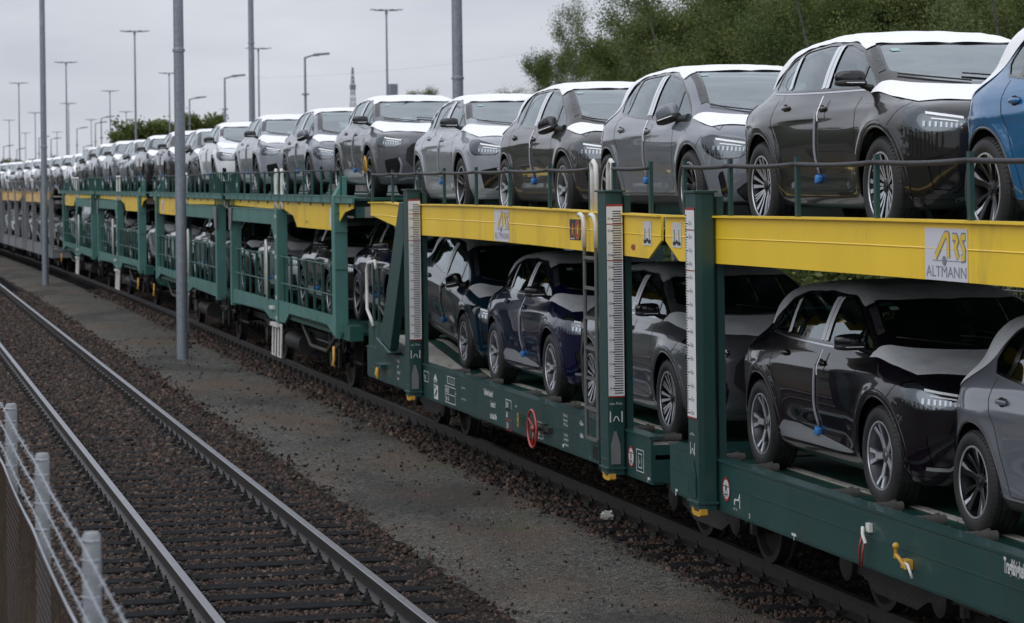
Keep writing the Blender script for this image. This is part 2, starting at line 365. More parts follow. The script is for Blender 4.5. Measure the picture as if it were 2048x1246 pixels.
# wheels: axis along y, outer face towards +y
def wheel_meshes(style, rt, rr, w=.235):
    t = MB(); h = w/2
    prof = [(rr-.005, h*.86), (rr+.01, h*.98), (rr+(rt-rr)*.35, h*1.06), (rr+(rt-rr)*.75, h*1.0), (rt-.016, h*.9), (rt-.004, h*.78)]
    g = [(rt, .70), (rt, .42), (rt-.009, .41), (rt-.009, .36), (rt, .35), (rt, .04), (rt-.009, .03), (rt-.009, -.03), (rt, -.04), (rt, -.35), (rt-.009, -.36), (rt-.009, -.41), (rt, -.42), (rt, -.70)]
    prof += [(a, b*h) for a, b in g]+[(rt-.004, -h*.78), (rt-.016, -h*.9), (rr+.02, -h), (rr-.005, -h*.86)]
    t.lathe(prof, 'y', n=48)
    # shoulder tread blocks
    for k in range(60):
        a = 2*math.pi*k/60; ca, sa = math.cos(a), math.sin(a)
        for sgn in (1, -1):
            V = []
            for dr, yy in ((rt-.012, .93), (rt+.0025, .72), (rt-.012, .72), (rt-.03, .99)):
                for da in (-.022, .022):
                    V.append((dr*math.cos(a+da), sgn*yy*h, dr*math.sin(a+da)))
            t.add(V, [(0, 1, 3, 2), (2, 3, 5, 4), (0, 6, 7, 1), (0, 2, 4, 6), (1, 7, 5, 3)])
    r = MB(); fo = h*.80
    r.lathe([(rr, h*.9), (rr-.004, h*.93), (rr-.016, h*.90), (rr-.020, h*.72), (rr-.03, h*.5), (rr-.035, -h*.7), (rr, -h*.9)], 'y', n=48, m=1, closed=False)
    r.lathe([(rr+.001, h*.88), (rr-.002, h*.955), (rr-.012, h*.955), (rr-.015, h*.88)], 'y', n=48, m=0)
    def spoke(a0, pts, d0, d1, m, y_in, y_out, bev=.006):
        # pts: (radius, halfangle-left offset, right offset) outline widths in metres
        ca, sa = math.cos(a0), math.sin(a0); L_, R_ = [], []
        n = len(pts); V = []
        for (rad, l, rgt) in pts:
            tt = (rad-pts[0][0])/(pts[-1][0]-pts[0][0]); y = y_in+(y_out-y_in)*tt**1.3
            for off, yy in ((l, y-.035), (l, y-bev), (l+(rgt-l)*.12, y), (rgt-(rgt-l)*.12, y), (rgt, y-bev), (rgt, y-.035)):
                V.append((rad*ca-off*sa, yy, rad*sa+off*ca))
        F = []; mi = []
        for i in range(n-1):
            for j in range(5):
                F.append((i*6+j, (i+1)*6+j, (i+1)*6+j+1, i*6+j+1)); mi.append(m if j == 2 else 1)
        b = len(r.V); r.V += V; r.F += [tuple(q+b for q in f) for f in F]; r.mi += mi
    yi, yo = h*.55, h*.86; re = rr-.012
    if style == 'multi':      # ten pairs of narrow spokes
        for k in range(5):
            a = 2*math.pi*k/5+.31
            spoke(a-.16, [(.05, -.012, .012), (.14, -.014, .014), (re, -.024, .020)], 0, 0, 0, yi, yo)
            spoke(a+.16, [(.05, -.012, .012), (.14, -.014, .014), (re, -.020, .024)], 0, 0, 0, yi, yo)
            for q in (-.05, .0, .05): spoke(a+2*math.pi/10+q*2.2, [(.07, -.006, .006), (re, -.009, .009)], 0, 0, 0, yi-.004, yo-.006)
            spoke(a+2*math.pi/10, [(.05, -.02, .02), (.13, -.03, .03), (re, -.052, .052)], 0, 0, 2, yi-.012, yo-.018)
    elif style == 'turbine':  # bicolour blades
        for k in range(5):
            a = 2*math.pi*k/5+.5
            spoke(a, [(.045, -.022, .022), (.12, -.026, .022), (re, -.058, .002)], 0, 0, 1, yi, yo)
            spoke(a+.02, [(.10, -.002, .018), (.16, .0, .022), (re, .004, .050)], 0, 0, 0, yi+.006, yo+.004)
            spoke(a+.55, [(.07, -.008, .008), (.16, -.02, .012), (re, -.05, .004)], 0, 0, 1, yi-.01, yo-.01)
    elif style == 'star':     # five V shaped silver spokes
        for k in range(5):
            a = 2*math.pi*k/5+.2
            spoke(a, [(.045, -.026, .026), (.13, -.030, .030), (.17, -.034, .034)], 0, 0, 0, yi, yi+.016)
            spoke(a, [(.15, -.034, -.006), (re, -.075, -.028)], 0, 0, 0, yi+.008, yo)
            spoke(a, [(.15, .006, .034), (re, .028, .075)], 0, 0, 0, yi+.008, yo)
    else:                     # dark aero blades with bright edges
        for k in range(5):
            a = 2*math.pi*k/5+.9
            spoke(a, [(.045, -.03, .03), (.12, -.04, .03), (re, -.085, .01)], 0, 0, 1, yi, yo)
            spoke(a, [(.09, -.036, -.018), (re, -.088, -.045)], 0, 0, 0, yi+.008, yo+.004)
    r.lathe([(.001, yi+.012), (.03, yi+.012), (.034, yi+.004), (.07, yi-.004), (.075, yi-.03)], 'y', n=24, m=1, closed=False)
    for k in range(5):
        a = 2*math.pi*k/5+.2; r.lathe([(.001, yi+.002), (.008, yi+.002), (.009, yi-.008)], 'y', (.052*math.cos(a), 0, .052*math.sin(a)), n=8, m=2, closed=False)
    d = MB(); d.lathe([(.04, .0), (.165, .0), (.165, -.02), (.04, -.02)], 'y', (0, h*.1, 0), n=32); d.lathe([(.001, h*.5), (.055, h*.5), (.06, -h*.4)], 'y', n=20, closed=False)
    d.box(-.17, -.07, -.03, .035, -.07, .07)
    return t, r, d
WHEELS = {}
def get_wheel(style, rt, rr):
    k = (style, rt)
    if k not in WHEELS:
        t, r, d = wheel_meshes(style, rt, rr)
        to = t.build('tyre', M['rubber'], None, 50); ro = r.build('rim', [M['rim_silver'], M['rim_dark'], M['rim_grey']] if style != 'star' else [M['rim_silver'], M['rim_grey'], M['rim_grey']], None, 35); do = d.build('wheel', M['disc'], None, 40)
        WHEELS[k] = (to.data, ro.data, do.data)
        for o in (to, ro, do): bpy.data.objects.remove(o)
    return WHEELS[k]
def add_wheels(root, wx, rt, rr, style, ytrack):
    tm, rm, dm = get_wheel(style, rt, rr)
    for i, x in enumerate(wx):
        for s in (1, -1):
            d = bpy.data.objects.new('wheel', dm); COL.objects.link(d); d.parent = root; d.location = (x, s*ytrack, rt)
            d.rotation_euler = (0, (i*1.1+s*.4), 0) if s > 0 else (0, i*1.1+.3, math.pi)
            for nm, me in (('tyre', tm), ('rim', rm)):
                o = bpy.data.objects.new(nm, me); COL.objects.link(o); o.parent = d
SEC = [(0, -.25), (.2, -.10), (.3, -.04), (.45, -.018), (.62, -.003), (.8, 0), (.92, -.014), (1.0, -.042), (1.06, -.075), (1.3, -.175), (1.5, -.285), (1.8, -.50)]
SUV = dict(
    top=[(-2.4, 1.25), (-2.05, 1.36), (-1.8, 1.465), (-1.55, 1.518), (-1.1, 1.562), (-.4, 1.588), (0, 1.578), (.3, 1.535), (.56, 1.445), (.9, 1.275), (1.12, 1.165), (1.25, 1.120), (1.6, 1.065), (1.95, 1.01), (2.15, .95), (2.4, .80)],
    front=[(.1, 1.95), (.22, 2.12), (.35, 2.20), (.55, 2.235), (.75, 2.24), (.88, 2.215), (.98, 2.13), (1.1, 1.9)],
    rear=[(.1, -2.0), (.3, -2.20), (.5, -2.30), (.75, -2.325), (.92, -2.27), (1.02, -2.21), (1.15, -2.15), (1.42, -1.95), (1.55, -1.82), (1.8, -1.5)],
    plan=[(-2.4, .72), (-2.0, .855), (-1.4, .920), (-.5, .925), (.5, .925), (1.4, .930), (1.9, .90), (2.3, .82)],
    belt=[(-2.2, 1.10), (-1, 1.06), (0, 1.045), (1.2, 1.02)], sec=SEC, wx=(1.382, -1.382), rt=.372, rr=.258, ra=.435, flare=.020, blister=.013, scoop=.03, crease=.93, fsw=(.10, .26), ytrack=.805,
    dents=[(.60, .03, .44, .20)],
    dlo=[(1.0, 1.13), (.74, 1.275), (.45, 1.40), (.12, 1.468), (-.4, 1.486), (-.9, 1.462), (-1.22, 1.40), (-1.36, 1.33), (-1.46, 1.175), (-.9, 1.155), (0, 1.14)],
    pill=[((-.02, 1.0), (-.10, 1.6)), ((-.92, 1.0), (-1.04, 1.6))], quarter=((.74, 1.0), (.68, 1.5)),
    ws=(1.19, .50), rw=((1.13, 1.46), .60), doors=[(.86, -.02), (-.02, -1.0)], hx=(.10, -.80), hz=.975, hood=(1.25, 2.10), roof=(.53, -1.78),
    style='suv')
HATCH = dict(
    top=[(-2.2, 1.18), (-1.95, 1.32), (-1.65, 1.44), (-1.0, 1.518), (-.3, 1.535), (.1, 1.525), (.45, 1.470), (.75, 1.375), (1.1, 1.185), (1.36, 1.04), (1.5, 1.005), (1.75, .965), (2.0, .90), (2.15, .82), (2.3, .70)],
    front=[(.1, 1.93), (.2, 2.08), (.32, 2.155), (.5, 2.18), (.7, 2.165), (.82, 2.12), (.93, 1.98), (1.02, 1.75)],
    rear=[(.1, -1.85), (.3, -1.99), (.5, -2.06), (.75, -2.075), (.95, -2.02), (1.1, -1.95), (1.3, -1.80), (1.42, -1.70), (1.7, -1.4)],
    plan=[(-2.2, .70), (-1.9, .825), (-1.4, .895), (-.5, .90), (.5, .90), (1.4, .895), (1.9, .86), (2.2, .79)],
    belt=[(-2.2, 1.12), (-1, 1.05), (0, 1.0), (1.2, .93)], sec=SEC, wx=(1.382, -1.382), rt=.352, rr=.248, ra=.405, flare=.012, blister=.012, scoop=.026, crease=.88, fsw=(.12, .30), ytrack=.785,
    dlo=[(1.16, .985), (.80, 1.205), (.42, 1.365), (-.1, 1.445), (-.8, 1.43), (-1.12, 1.375), (-1.25, 1.28), (-1.33, 1.19), (-1.22, 1.115), (-.6, 1.06), (.4, 1.01)],
    pill=[((-.10, .9), (-.16, 1.6)), ((-1.04, .9), (-.90, 1.6))], quarter=((.72, .9), (.60, 1.5)),
    ws=(1.38, .50), rw=((1.12, 1.38), .56), doors=[(.86, -.08), (-.08, -1.02)], hx=(.02, -.90), hz=.90, hood=(1.44, 2.04), roof=(.53, -1.74), style='hatch')
CROSS = dict(SUV, top=[(-2.4, 1.24), (-2.05, 1.37), (-1.75, 1.47), (-1.2, 1.555), (-.4, 1.588), (0, 1.578), (.32, 1.53), (.6, 1.425), (.95, 1.265), (1.18, 1.120), (1.32, 1.085), (1.65, 1.045), (1.95, .975), (2.12, .90), (2.4, .72)],
    front=[(.1, 1.95), (.22, 2.10), (.35, 2.17), (.55, 2.20), (.75, 2.19), (.86, 2.15), (.96, 2.04), (1.08, 1.80)], dents=[], ws=(1.24, .50), hood=(1.30, 2.05), style='cross')
COUPE = dict(SUV, top=[(-2.4, 1.12), (-2.15, 1.235), (-1.8, 1.345), (-1.4, 1.455), (-.9, 1.545), (-.4, 1.578), (0, 1.570), (.3, 1.528), (.56, 1.442), (.9, 1.275), (1.12, 1.165), (1.25, 1.120), (1.6, 1.065), (1.95, 1.01), (2.15, .95), (2.4, .80)],
    rear=[(.1, -2.0), (.3, -2.20), (.5, -2.30), (.75, -2.325), (.95, -2.30), (1.1, -2.28), (1.2, -2.2), (1.8, -1.9)],
    dlo=[(1.0, 1.13), (.74, 1.275), (.45, 1.40), (.12, 1.462), (-.4, 1.47), (-.85, 1.42), (-1.2, 1.32), (-1.50, 1.17), (-.9, 1.15), (0, 1.14)])
BORN = dict(HATCH, front=[(.1, 1.97), (.2, 2.13), (.32, 2.215), (.5, 2.235), (.7, 2.22), (.82, 2.16), (.93, 2.0), (1.02, 1.75)],
    top=[(-2.2, 1.18), (-1.95, 1.32), (-1.65, 1.435), (-1.0, 1.510), (-.3, 1.545), (.1, 1.535), (.45, 1.475), (.75, 1.365), (1.1, 1.18), (1.36, 1.045), (1.5, 1.015), (1.75, .985), (2.0, .93), (2.18, .84), (2.35, .70)], scoop=.035, ridge=.02, style='born', wx=(1.382, -1.382))
def build_car(T, wstyle, film='film_white'):
    C = Car(T); st = T['style']; suv = st in ('suv', 'cross'); root = bpy.data.objects.new('parked_car', None); COL.objects.link(root)
    P = M['paint_proto']
    V, F = C.half(); ra = T['ra']; rt = T['rt']
    for c in T['wx']:
        V, i, F = split(V, F, lambda v, c=c: np.maximum(np.hypot(v[:, 0]-c, v[:, 2]-rt)-ra, .45-v[:, 1]))
    V, i, F = split(V, F, lambda v: v[:, 2]-.215)     # open underneath
    # side glass
    dlo = T['dlo']; r0 = .02
    V, G, F = split(V, F, lambda v: np.maximum(sdpoly(v[:, 0], v[:, 2], dlo)-r0, .35-v[:, 1]))
    V, rimf, G = split(V, G, lambda v: -(sdpoly(v[:, 0], v[:, 2], dlo)-r0+.016))
    def pl(p, v): (a, b), (c, d) = p; return v[:, 0]-(a+(c-a)*(v[:, 2]-b)/(d-b))
    hw = .075; wins = []; pillars = []
    for k, p in enumerate(T['pill']):
        h_ = hw if k == 0 else .04
        V, w1, G = split(V, G, lambda v: -(pl(p, v)-h_)); wins.append(w1)
        V, pb, G = split(V, G, lambda v: -(pl(p, v)+h_)); pillars += pb
    wins.append(G)
    qs = .018
    V, wq, w0 = split(V, wins[0], lambda v: -(pl(T['quarter'], v)-qs)); V, pb, w0 = split(V, w0, lambda v: -(pl(T['quarter'], v)+qs)); pillars += pb
    # windscreen: in front of header, behind cowl
    wx0, wx1 = T['ws']
    def gws(v):
        y = v[:, 1]; return np.maximum.reduce([v[:, 0]-(wx0-.34*(y/.75)**2), (wx1-.05*(y/.6)**2)-v[:, 0], y-(C.side(v[:, 0], v[:, 2])-.072), 1.0-v[:, 2]+(0 if suv else -.12)])
    V, WS, F = split(V, F, gws); V, WS, wsr = split(V, WS, lambda v: gws(v)+.022)
    (rz0, rz1), ryw = T['rw']
    def grw(v): return np.maximum.reduce([v[:, 0]+1.6, rz0-v[:, 2], v[:, 2]-rz1, v[:, 1]-(ryw+.10*(1.4-v[:, 2])), -(v[:, 0]+2.6)])
    V, RW, F = split(V, F, grw)
    # roof and bonnet covers (offset copies)
    rx0, rx1 = T['roof']; dz = pch([a for a, b in sorted([p for p in dlo if p[1] > 1.2])], [b for a, b in sorted([p for p in dlo if p[1] > 1.2])])
    def groof(v): return np.maximum.reduce([v[:, 0]-(rx0-.05*(v[:, 1]/.6)**2)-.006*np.sin(v[:, 1]*11), rx1-v[:, 0], (np.clip(dz(np.clip(v[:, 0], -1.7, .6)), 0, 9)+.026+.004*np.sin(v[:, 0]*13))-v[:, 2]])
    Vr, roof, rest = split(V, F+RW, groof)
    h0, h1 = T['hood']
    def ghood(v): return np.maximum.reduce([v[:, 0]-(h1-.36*(v[:, 1]/.75)**2)-.006*np.sin(v[:, 1]*9), (h0-.22*(v[:, 1]/.75)**2)-v[:, 0], v[:, 1]-(.80-.10*(v[:, 0]-1.2))-.006*np.sin(v[:, 0]*8), .80-v[:, 2]])
    Vh, hood, rest = split(V, F, ghood)
    # rocker / arches
    claddings = []
    if suv:
        for c in T['wx']:
            V, a, F = split(V, F, lambda v, c=c: np.maximum.reduce([np.hypot(v[:, 0]-c, v[:, 2]-rt)-ra-.052, .5-v[:, 1], v[:, 2]-.95])); claddings += a
    zr = .315 if suv else .285
    V, a, F = split(V, F, lambda v: np.maximum(v[:, 2]-zr, np.abs(v[:, 0])-1.0)); claddings += a
    V, blade, F = split(V, F, lambda v: sdpoly(v[:, 0], v[:, 2], [(-.92, .37), (-.84, .455), (-.50, .455), (.92, .335), (.96, .318), (-.9, .318)])+0*v[:, 0]) if suv else (V, [], F)
    # lamps: unrolled coordinate q round the front corner
    xf0 = float(C.xf(.75)); qf = lambda v: v[:, 1]+(xf0-v[:, 0])
    HL = dict(suv=[(.62, .835), (.72, .765), (1.18, .765), (1.30, .83), (1.40, .935), (1.22, .955), (.70, .865)], cross=[(.50, .80), (.62, .72), (1.1, .72), (1.32, .80), (1.42, .90), (1.2, .90), (.6, .835)],
              hatch=[(.56, .72), (.70, .63), (1.0, .62), (1.22, .69), (1.34, .80), (1.15, .825), (.7, .78)], born=[(.58, .755), (.74, .665), (1.0, .66), (1.18, .73), (1.42, .85), (1.1, .845), (.7, .80)])[st]
    V, HLf, F = split(V, F, lambda v: np.maximum(sdpoly(qf(v), v[:, 2], HL)-.012, 1.2-v[:, 0]))
    V, lring, HLf = split(V, HLf, lambda v: -(sdpoly(qf(v), v[:, 2], HL)-.012+.010))
    xr0 = float(C.xr(.9)); qr = lambda v: v[:, 1]+(v[:, 0]-xr0)
    TLp = [(.35, .98), (.40, .90), (1.0, .88), (1.22, .93), (1.16, 1.06), (.6, 1.03)] if suv else [(.38, .94), (.42, .86), (.95, .84), (1.12, .90), (1.05, 1.03), (.6, 1.0)]
    V, TL, F = split(V, F, lambda v: np.maximum(sdpoly(qr(v), v[:, 2], TLp)-.01, v[:, 0]+1.3))
    GR = dict(suv=[(0, .42), (.36, .42), (.52, .56), (.50, .72), (.42, .80), (0, .80)], cross=[(0, .27), (.62, .27), (.66, .40), (.50, .46), (0, .46)], hatch=[(0, .25), (.58, .25), (.66, .33), (.58, .40), (0, .40)], born=[(0, .25), (.52, .25), (.66, .40), (.40, .47), (0, .47)])[st]
    GRp = [(-.2, GR[0][1])]+GR[1:-1]+[(-.2, GR[-1][1])]
    V, GRf, F = split(V, F, lambda v: np.maximum(sdpoly(v[:, 1], v[:, 2], GRp)-.01, 1.5-v[:, 0]))
    SI = dict(suv=[(.60, .33), (.80, .33), (.86, .56), (.60, .60)], cross=[(.74, .30), (.82, .30), (.86, .55), (.76, .55)], hatch=[(.74, .28), (.80, .28), (.845, .48), (.80, .50)], born=[(.72, .36), (.82, .42), (.85, .56), (.72, .53)])[st]
    V, SIf, F = split(V, F, lambda v: np.maximum(sdpoly(v[:, 1]+(xf0-v[:, 0])*.5, v[:, 2], [(a+.05, b) for a, b in SI])-.008, 1.3-v[:, 0]))
    V, LF, F = split(V, F, lambda v: np.maximum(v[:, 2]-(.275 if suv else .235), .9-v[:, 0]))   # chin
    carpart(C, 'body', V, F, [P], root)
    carpart(C, 'roof_cover', Vr, roof, [M[film]], root, off=.008, noise=.0038)
    carpart(C, 'bonnet_cover', Vh, hood, [M[film]], root, off=.007, noise=.0034)
    cl = claddings+LF
    carpart(C, 'lower_cladding', V, cl, [M['black_trim'] if st != 'suv' else P], root, off=.004)
    if blade: carpart(C, 'sill_blade', V, blade, [M['silver_trim'] if wstyle != 'multi' else P], root, 'pn', off=.006)
    carpart(C, 'window_trim', V, rimf, [M['black_gloss']], root, 'pn', off=.002)
    carpart(C, 'pillar', V, pillars, [M['black_gloss']], root, 'pn', off=.001)
    carpart(C, 'front_door_window', V, w0, [M['glass_side']], root, 'pn', off=-.004)
    carpart(C, 'quarter_window', V, wq, [M['glass_side']], root, 'pn', off=-.004)
    carpart(C, 'rear_door_window', V, wins[1], [M['glass_side']], root, 'pn', off=-.004)
    if wins[2]: carpart(C, 'rear_quarter_window', V, wins[2], [M['glass_side']], root, 'pn', off=-.004)
    carpart(C, 'windscreen', V, WS, [M['glass_top']], root, off=-.003)
    carpart(C, 'windscreen_frame', V, wsr, [M['black_gloss']], root)
    carpart(C, 'rear_window', V, RW, [M['glass_side']], root)
    hls = carpart(C, 'headlight', V, HLf, [M['lamp_in']], root, 'pn', off=-.012)
    for o in hls: pass
    lens = carpart(C, 'headlight_lens', V, HLf, [M['lamp_glass']], root, 'pn', off=.001)
    for h, l in zip(hls, lens): l.parent = h
    carpart(C, 'tail_light', V, TL, [M['tail_red']], root, 'pn', off=.004)
    carpart(C, 'lamp_surround', V, lring, [M['black_gloss']], root, 'pn', off=.0005)
    gr = carpart(C, 'grille', V, GRf, [M['black_trim']], root, off=-.012)
    carpart(C, 'side_intake', V, SIf, [M['black_gloss']], root, 'pn', off=-.008)
    # bright daytime running line and lamp internals
    rl = []
    if st in ('suv',): rl += [ribbon(C, [(1.72, .915), (1.9, .895), (2.02, .875)], .012, .001)]
    # front-view lines drawn on the front surface (y,z)
    zt = {'suv': .868, 'cross': .838, 'hatch': .765, 'born': .79}[st]
    rf = [ribbon(C, [(.80, zt+.03), (.72, zt+.012), (.58, zt-.012)], .018, .0025, 'front'), ribbon(C, [(.78, zt-.012), (.70, zt-.024), (.62, zt-.036)], .010, .0025, 'front')]
    ribs(C, 'running_light', rf, M['lamp_white'], root, 'pn')
    yy = np.linspace(.60, .82, 8); ribs(C, 'lamp_reflector', [ribbon(C, [(y_, zt-.050+.10*(y_-.60)), (y_+.006, zt-.085+.08*(y_-.60))], .013, .0, 'front') for y_ in yy], M['rim_silver'], root, 'pn')
    if st == 'suv':
        rg = []
        for k in range(7):
            z = .46+.05*k; wd = .40 if k else .34
            rg.append(ribbon(C, [(-.001, z), (wd if z < .74 else .36, z)], .008, .0, 'front'))
        for o in ribs(C, 'grille_slat', rg, M['rim_grey'], root, 'both'): o.parent = gr[0]
        ribs(C, 'intake_bracket', [ribbon(C, [(.62, .60), (.585, .50), (.60, .38), (.66, .33), (.80, .335)], .026, .004, 'front')], M['silver_trim'] if wstyle != 'multi' else M['black_gloss'], root, 'pn')
        ribs(C, 'skid_trim', [ribbon(C, [(-.001, .30), (.5, .30), (.62, .27)], .03, .004, 'front')], M['silver_trim'] if wstyle != 'multi' else M['rim_grey'], root, 'both')
    else:
        rg = [ribbon(C, [(-.001, z), (.50, z)], .008, -.004, 'front') for z in ((.30, .34, .38) if st != 'born' else (.29, .33, .37, .42))]
        for o in ribs(C, 'grille_slat', rg, M['rim_grey'], root, 'both'): o.parent = gr[0]
    # seams
    for c in T['wx']:
        aa = np.linspace(-.10, math.pi+.10, 40); Q = C.ny(c+(ra+.006)*np.cos(aa), rt+(ra+.006)*np.sin(aa), -.002)
        for s in (1, -1):
            mb = MB(); mb.tube([(q[0], s*q[1], q[2]) for q in Q], .011, 6); mb.build('arch_lip', P if suv else M['black_gloss'], root, True)
            if suv:
                Q2 = C.ny(c+(ra+.056)*np.cos(aa), rt+(ra+.056)*np.sin(aa), .0); mb = MB(); mb.tube([(q[0], s*q[1], q[2]) for q in Q2], .007, 6); mb.build('arch_lip', P, root, True)
    rl = []; bz = lambda x: float(C.belt(x))+.02
    (d1a, d1b), (d2a, d2b) = T['doors']; zl = .34 if suv else .31
    rl.append(ribbon(C, [(d1a-.02, bz(d1a)), (d1a+.01, .8), (d1a-.03, .50), (d1a-.08, zl)], .007))
    rl.append(ribbon(C, [(d1b, bz(d1b)), (d1b, .7), (d1b-.01, zl)], .007))
    rl.append(ribbon(C, [(d2b-.12, bz(d2b)), (d2b-.10, .92), (d2b+.02, .74), (d2b+.10, .55), (d2b+.18, zl)], .007))
    rl.append(ribbon(C, [(d1a-.08, zl), (d2b+.18, zl)], .006))
    a0 = T['wx'][0]
    rl.append(ribbon(C, [(a0+.20, rt+ra-.02), (a0+.28, .93), (a0+.33, .98)] if suv else [(a0+.22, rt+ra-.04), (a0+.30, .83)], .006))
    ribs(C, 'panel_gap', rl, M['seam'], root, 'pn')
    rl = [ribbon(C, [(h0+.02, .775), (h0+.4, .745), (h1-.30, .66)], .006, .001, 'top')]
    ribs(C, 'bonnet_gap', rl, M['seam'], root, 'both')
    if suv:
        ribs(C, 'window_chrome', [ribbon(C, [(p[0], p[1]-.032) for p in [(.97, 1.13), (0, 1.138), (-.9, 1.153), (-1.44, 1.172)]], .013, .003)], M['chrome'], root, 'pn')
    # protective tape on pillars
    (pa, pb) = T['pill'][0]; zA, zB = (1.14, 1.475) if suv else (1.055, 1.43)
    xa = lambda z, p: p[0][0]+(p[1][0]-p[0][0])*(z-p[0][1])/(p[1][1]-p[0][1])
    p0, p1 = T['pill']
    ribs(C, 'pillar_tape', [ribbon(C, [(xa(zA, p0)+.038, zA), (xa(zB, p0)+.038, zB)], .070, .006), ribbon(C, [(xa(zA, p0)-.045, zA), (xa(zB, p0)-.045, zB)], .075, .006)]
         + ([ribbon(C, [(xa(zA, p1), zA+.02), (xa(zB-.05, p1), zB-.05)], .075, .006)] if suv else []), M['tape'], root, 'pn')
    xs_ = np.linspace(wx1+.03, .90 if suv else 1.12, 14); ys_ = np.array([float(C.side(a, float(C.top(a))-.02))-.055 for a in xs_])
    dx_, dy_ = np.gradient(xs_), np.gradient(ys_); ln_ = np.hypot(dx_, dy_); A_ = C.dropz(xs_, ys_+.044, .006); B_ = C.dropz(xs_, ys_-.014, .006)
    ribs(C, 'pillar_film', [(np.vstack([A_, B_]), [(i, i+1, 15+i, 14+i) for i in range(13)])], M['pillar_film'], root, 'pn')
    # handles
    for x in T['hx']:
        z = T['hz']+(.0 if x > -.3 else .03)
        q = C.ny(np.array([x]), np.array([z]))[0]
        mb = MB(); v, f = superell((0, 0, 0), (.085, .018, .020), .7, 16, 8); mb.add(v, f, 0); v, f = superell((0, -.004, 0), (.055, .012, .034), .9, 16, 8); mb.add(v, f, 1)
        for s in (1, -1):
            V2 = [(a, s*b, c) for a, b, c in mb.V]; mk('door_handle', V2, mb.F if s > 0 else [f[::-1] for f in mb.F], [P, M['seam']], root, True, mb.mi, loc=(q[0], s*(q[1]+.010), q[2]))
    hx = T['hx'][0]; hz = T['hz']
    ribs(C, 'handle_tape', [ribbon(C, [(hx-.03, hz+.09), (hx-.005, hz-.0), (hx+.015, hz-.095)], .022, .032)], M['film_white'], root, 'n')
    # foam strip and pad on door edge
    mb = MB(); xs = d1b+.012; zz = np.linspace(hz-.02, .47, 9); Q = C.ny(np.full(9, xs)+.01*np.sin(np.linspace(0, 6, 9)), zz, .010); mb.tube([tuple(q*np.array([1, -1, 1])) for q in Q], .011, 8); mb.build('edge_foam', M['foam_grey'], root, True)
    q = C.ny(np.array([xs-.02]), np.array([.43]), .015)[0]
    v, f = superell((0, 0, 0), (.048, .022, .032), .45, 14, 8, lambda p: [p[0]+p[2]*.25, p[1], p[2]*(1-.25*p[0]/.06)]); mk('foam_pad', v, f, M['foam_blue'], root, 35, loc=(q[0], -q[1], q[2]))
    # mirrors
    mxp, mz = (.92, 1.15) if suv else (.92, 1.05)
    q = C.ny(np.array([mxp]), np.array([mz-.03]))[0]
    for s in (1, -1):
        mb = MB()
        def sh(p):
            p = list(p); t = (p[1]+.12)/.24; p[2] = p[2]*(1.0-.30*t)+.010*t; p[0] = p[0]*(1-.35*t)-.03*t*t; return p
        v, f = superell((0, .17, .035), (.055, .115, .068), .62, 24, 14, sh); mb.add(v, f, 0)
        v, f = superell((0, .165, .0), (.060, .118, .028), .6, 20, 8, lambda p: [p[0]-.03*((p[1]+.12)/.24)**2, p[1], p[2]]); mb.add(v, f, 1)
        mb.m = 1; mb.tube([(0, -.03, -.045), (0, .03, -.035), (0, .09, -.012)], [.03, .026, .022], 10)
        mb.m = 2; mb.box(.052, .064, .08, .22, -.002, .004)
        V2 = [(a, s*b, c) for a, b, c in mb.V]
        o = mk('wing_mirror', V2, mb.F if s > 0 else [f[::-1] for f in mb.F], [M['black_gloss'] if st != 'hatch' else P, M['black_trim'], M['lamp_white']], root, 45, mb.mi, loc=(q[0], s*(q[1]-.005), mz))
        if not suv: o.rotation_euler = (s*-.25, 0, s*.95); o.scale = (1.2, 1.2, 1.35)
    # interior
    mb = MB(); mb.box(-2.0, 1.9, -.76, .76, .20, .30)
    for c in T['wx']:
        for s in (1, -1):
            prof = [(c+(ra+.012)*math.cos(a), rt+(ra+.012)*math.sin(a)) for a in np.linspace(-.35, math.pi+.35, 22)]
            V2 = [(x, s*.45, z) for x, z in prof]+[(x, s*(.885 if suv else .86), z) for x, z in prof]; n = len(prof)
            mb.add(V2, [(i, i+1, n+i+1, n+i) for i in range(n-1)]+[tuple(range(n))])
    mb.box(-1.0, 1.0, -.72, .72, .30, .42)
    mb.build('underbody', M['black_trim'], root)
    mb = MB(); xd = wx0-.30
    mb.prism([(xd-.36, .78), (xd-.32, .98), (xd-.1, 1.03 if suv else .99), (xd+.24, 1.06 if suv else .955), (xd+.30, .8)], 'y', -.70, .70)
    v, f = superell((xd-.22, .36, 1.02 if suv else .99), (.12, .20, .05), .6, 16, 8); mb.add(v, f)
    mb.build('dashboard', M['interior'], root, 40)
    mb = MB(); cx, cz = xd-.50, .97; mb.tube([(cx-.06*math.sin(a), .36+.175*math.cos(a), cz+.165*math.sin(a)) for a in np.linspace(0, 2*math.pi, 24, endpoint=False)], .016, 8, closed=True)
    mb.tube([(cx, .36, cz), (cx+.3, .36, cz-.08)], .035, 8); mb.tube([(cx, .20, cz), (cx, .52, cz)], .02, 6); mb.build('steering_wheel', M['interior'], root, True)
    for (x, y) in ((.02, .37), (.02, -.37)):
        mb = MB(); v, f = superell((x-.06, y, .62), (.27, .25, .10), .5, 16, 8); mb.add(v, f)
        v, f = superell((x-.36, y, .96), (.10, .245, .36), .55, 16, 12, lambda p: [p[0]-p[2]*.28, p[1]*(1-.25*max(p[2], 0)/.36), p[2]]); mb.add(v, f)
        v, f = superell((x-.51, y, 1.36), (.055, .125, .085), .6, 14, 8); mb.add(v, f); mb.build('seat', M['interior'], root, True)
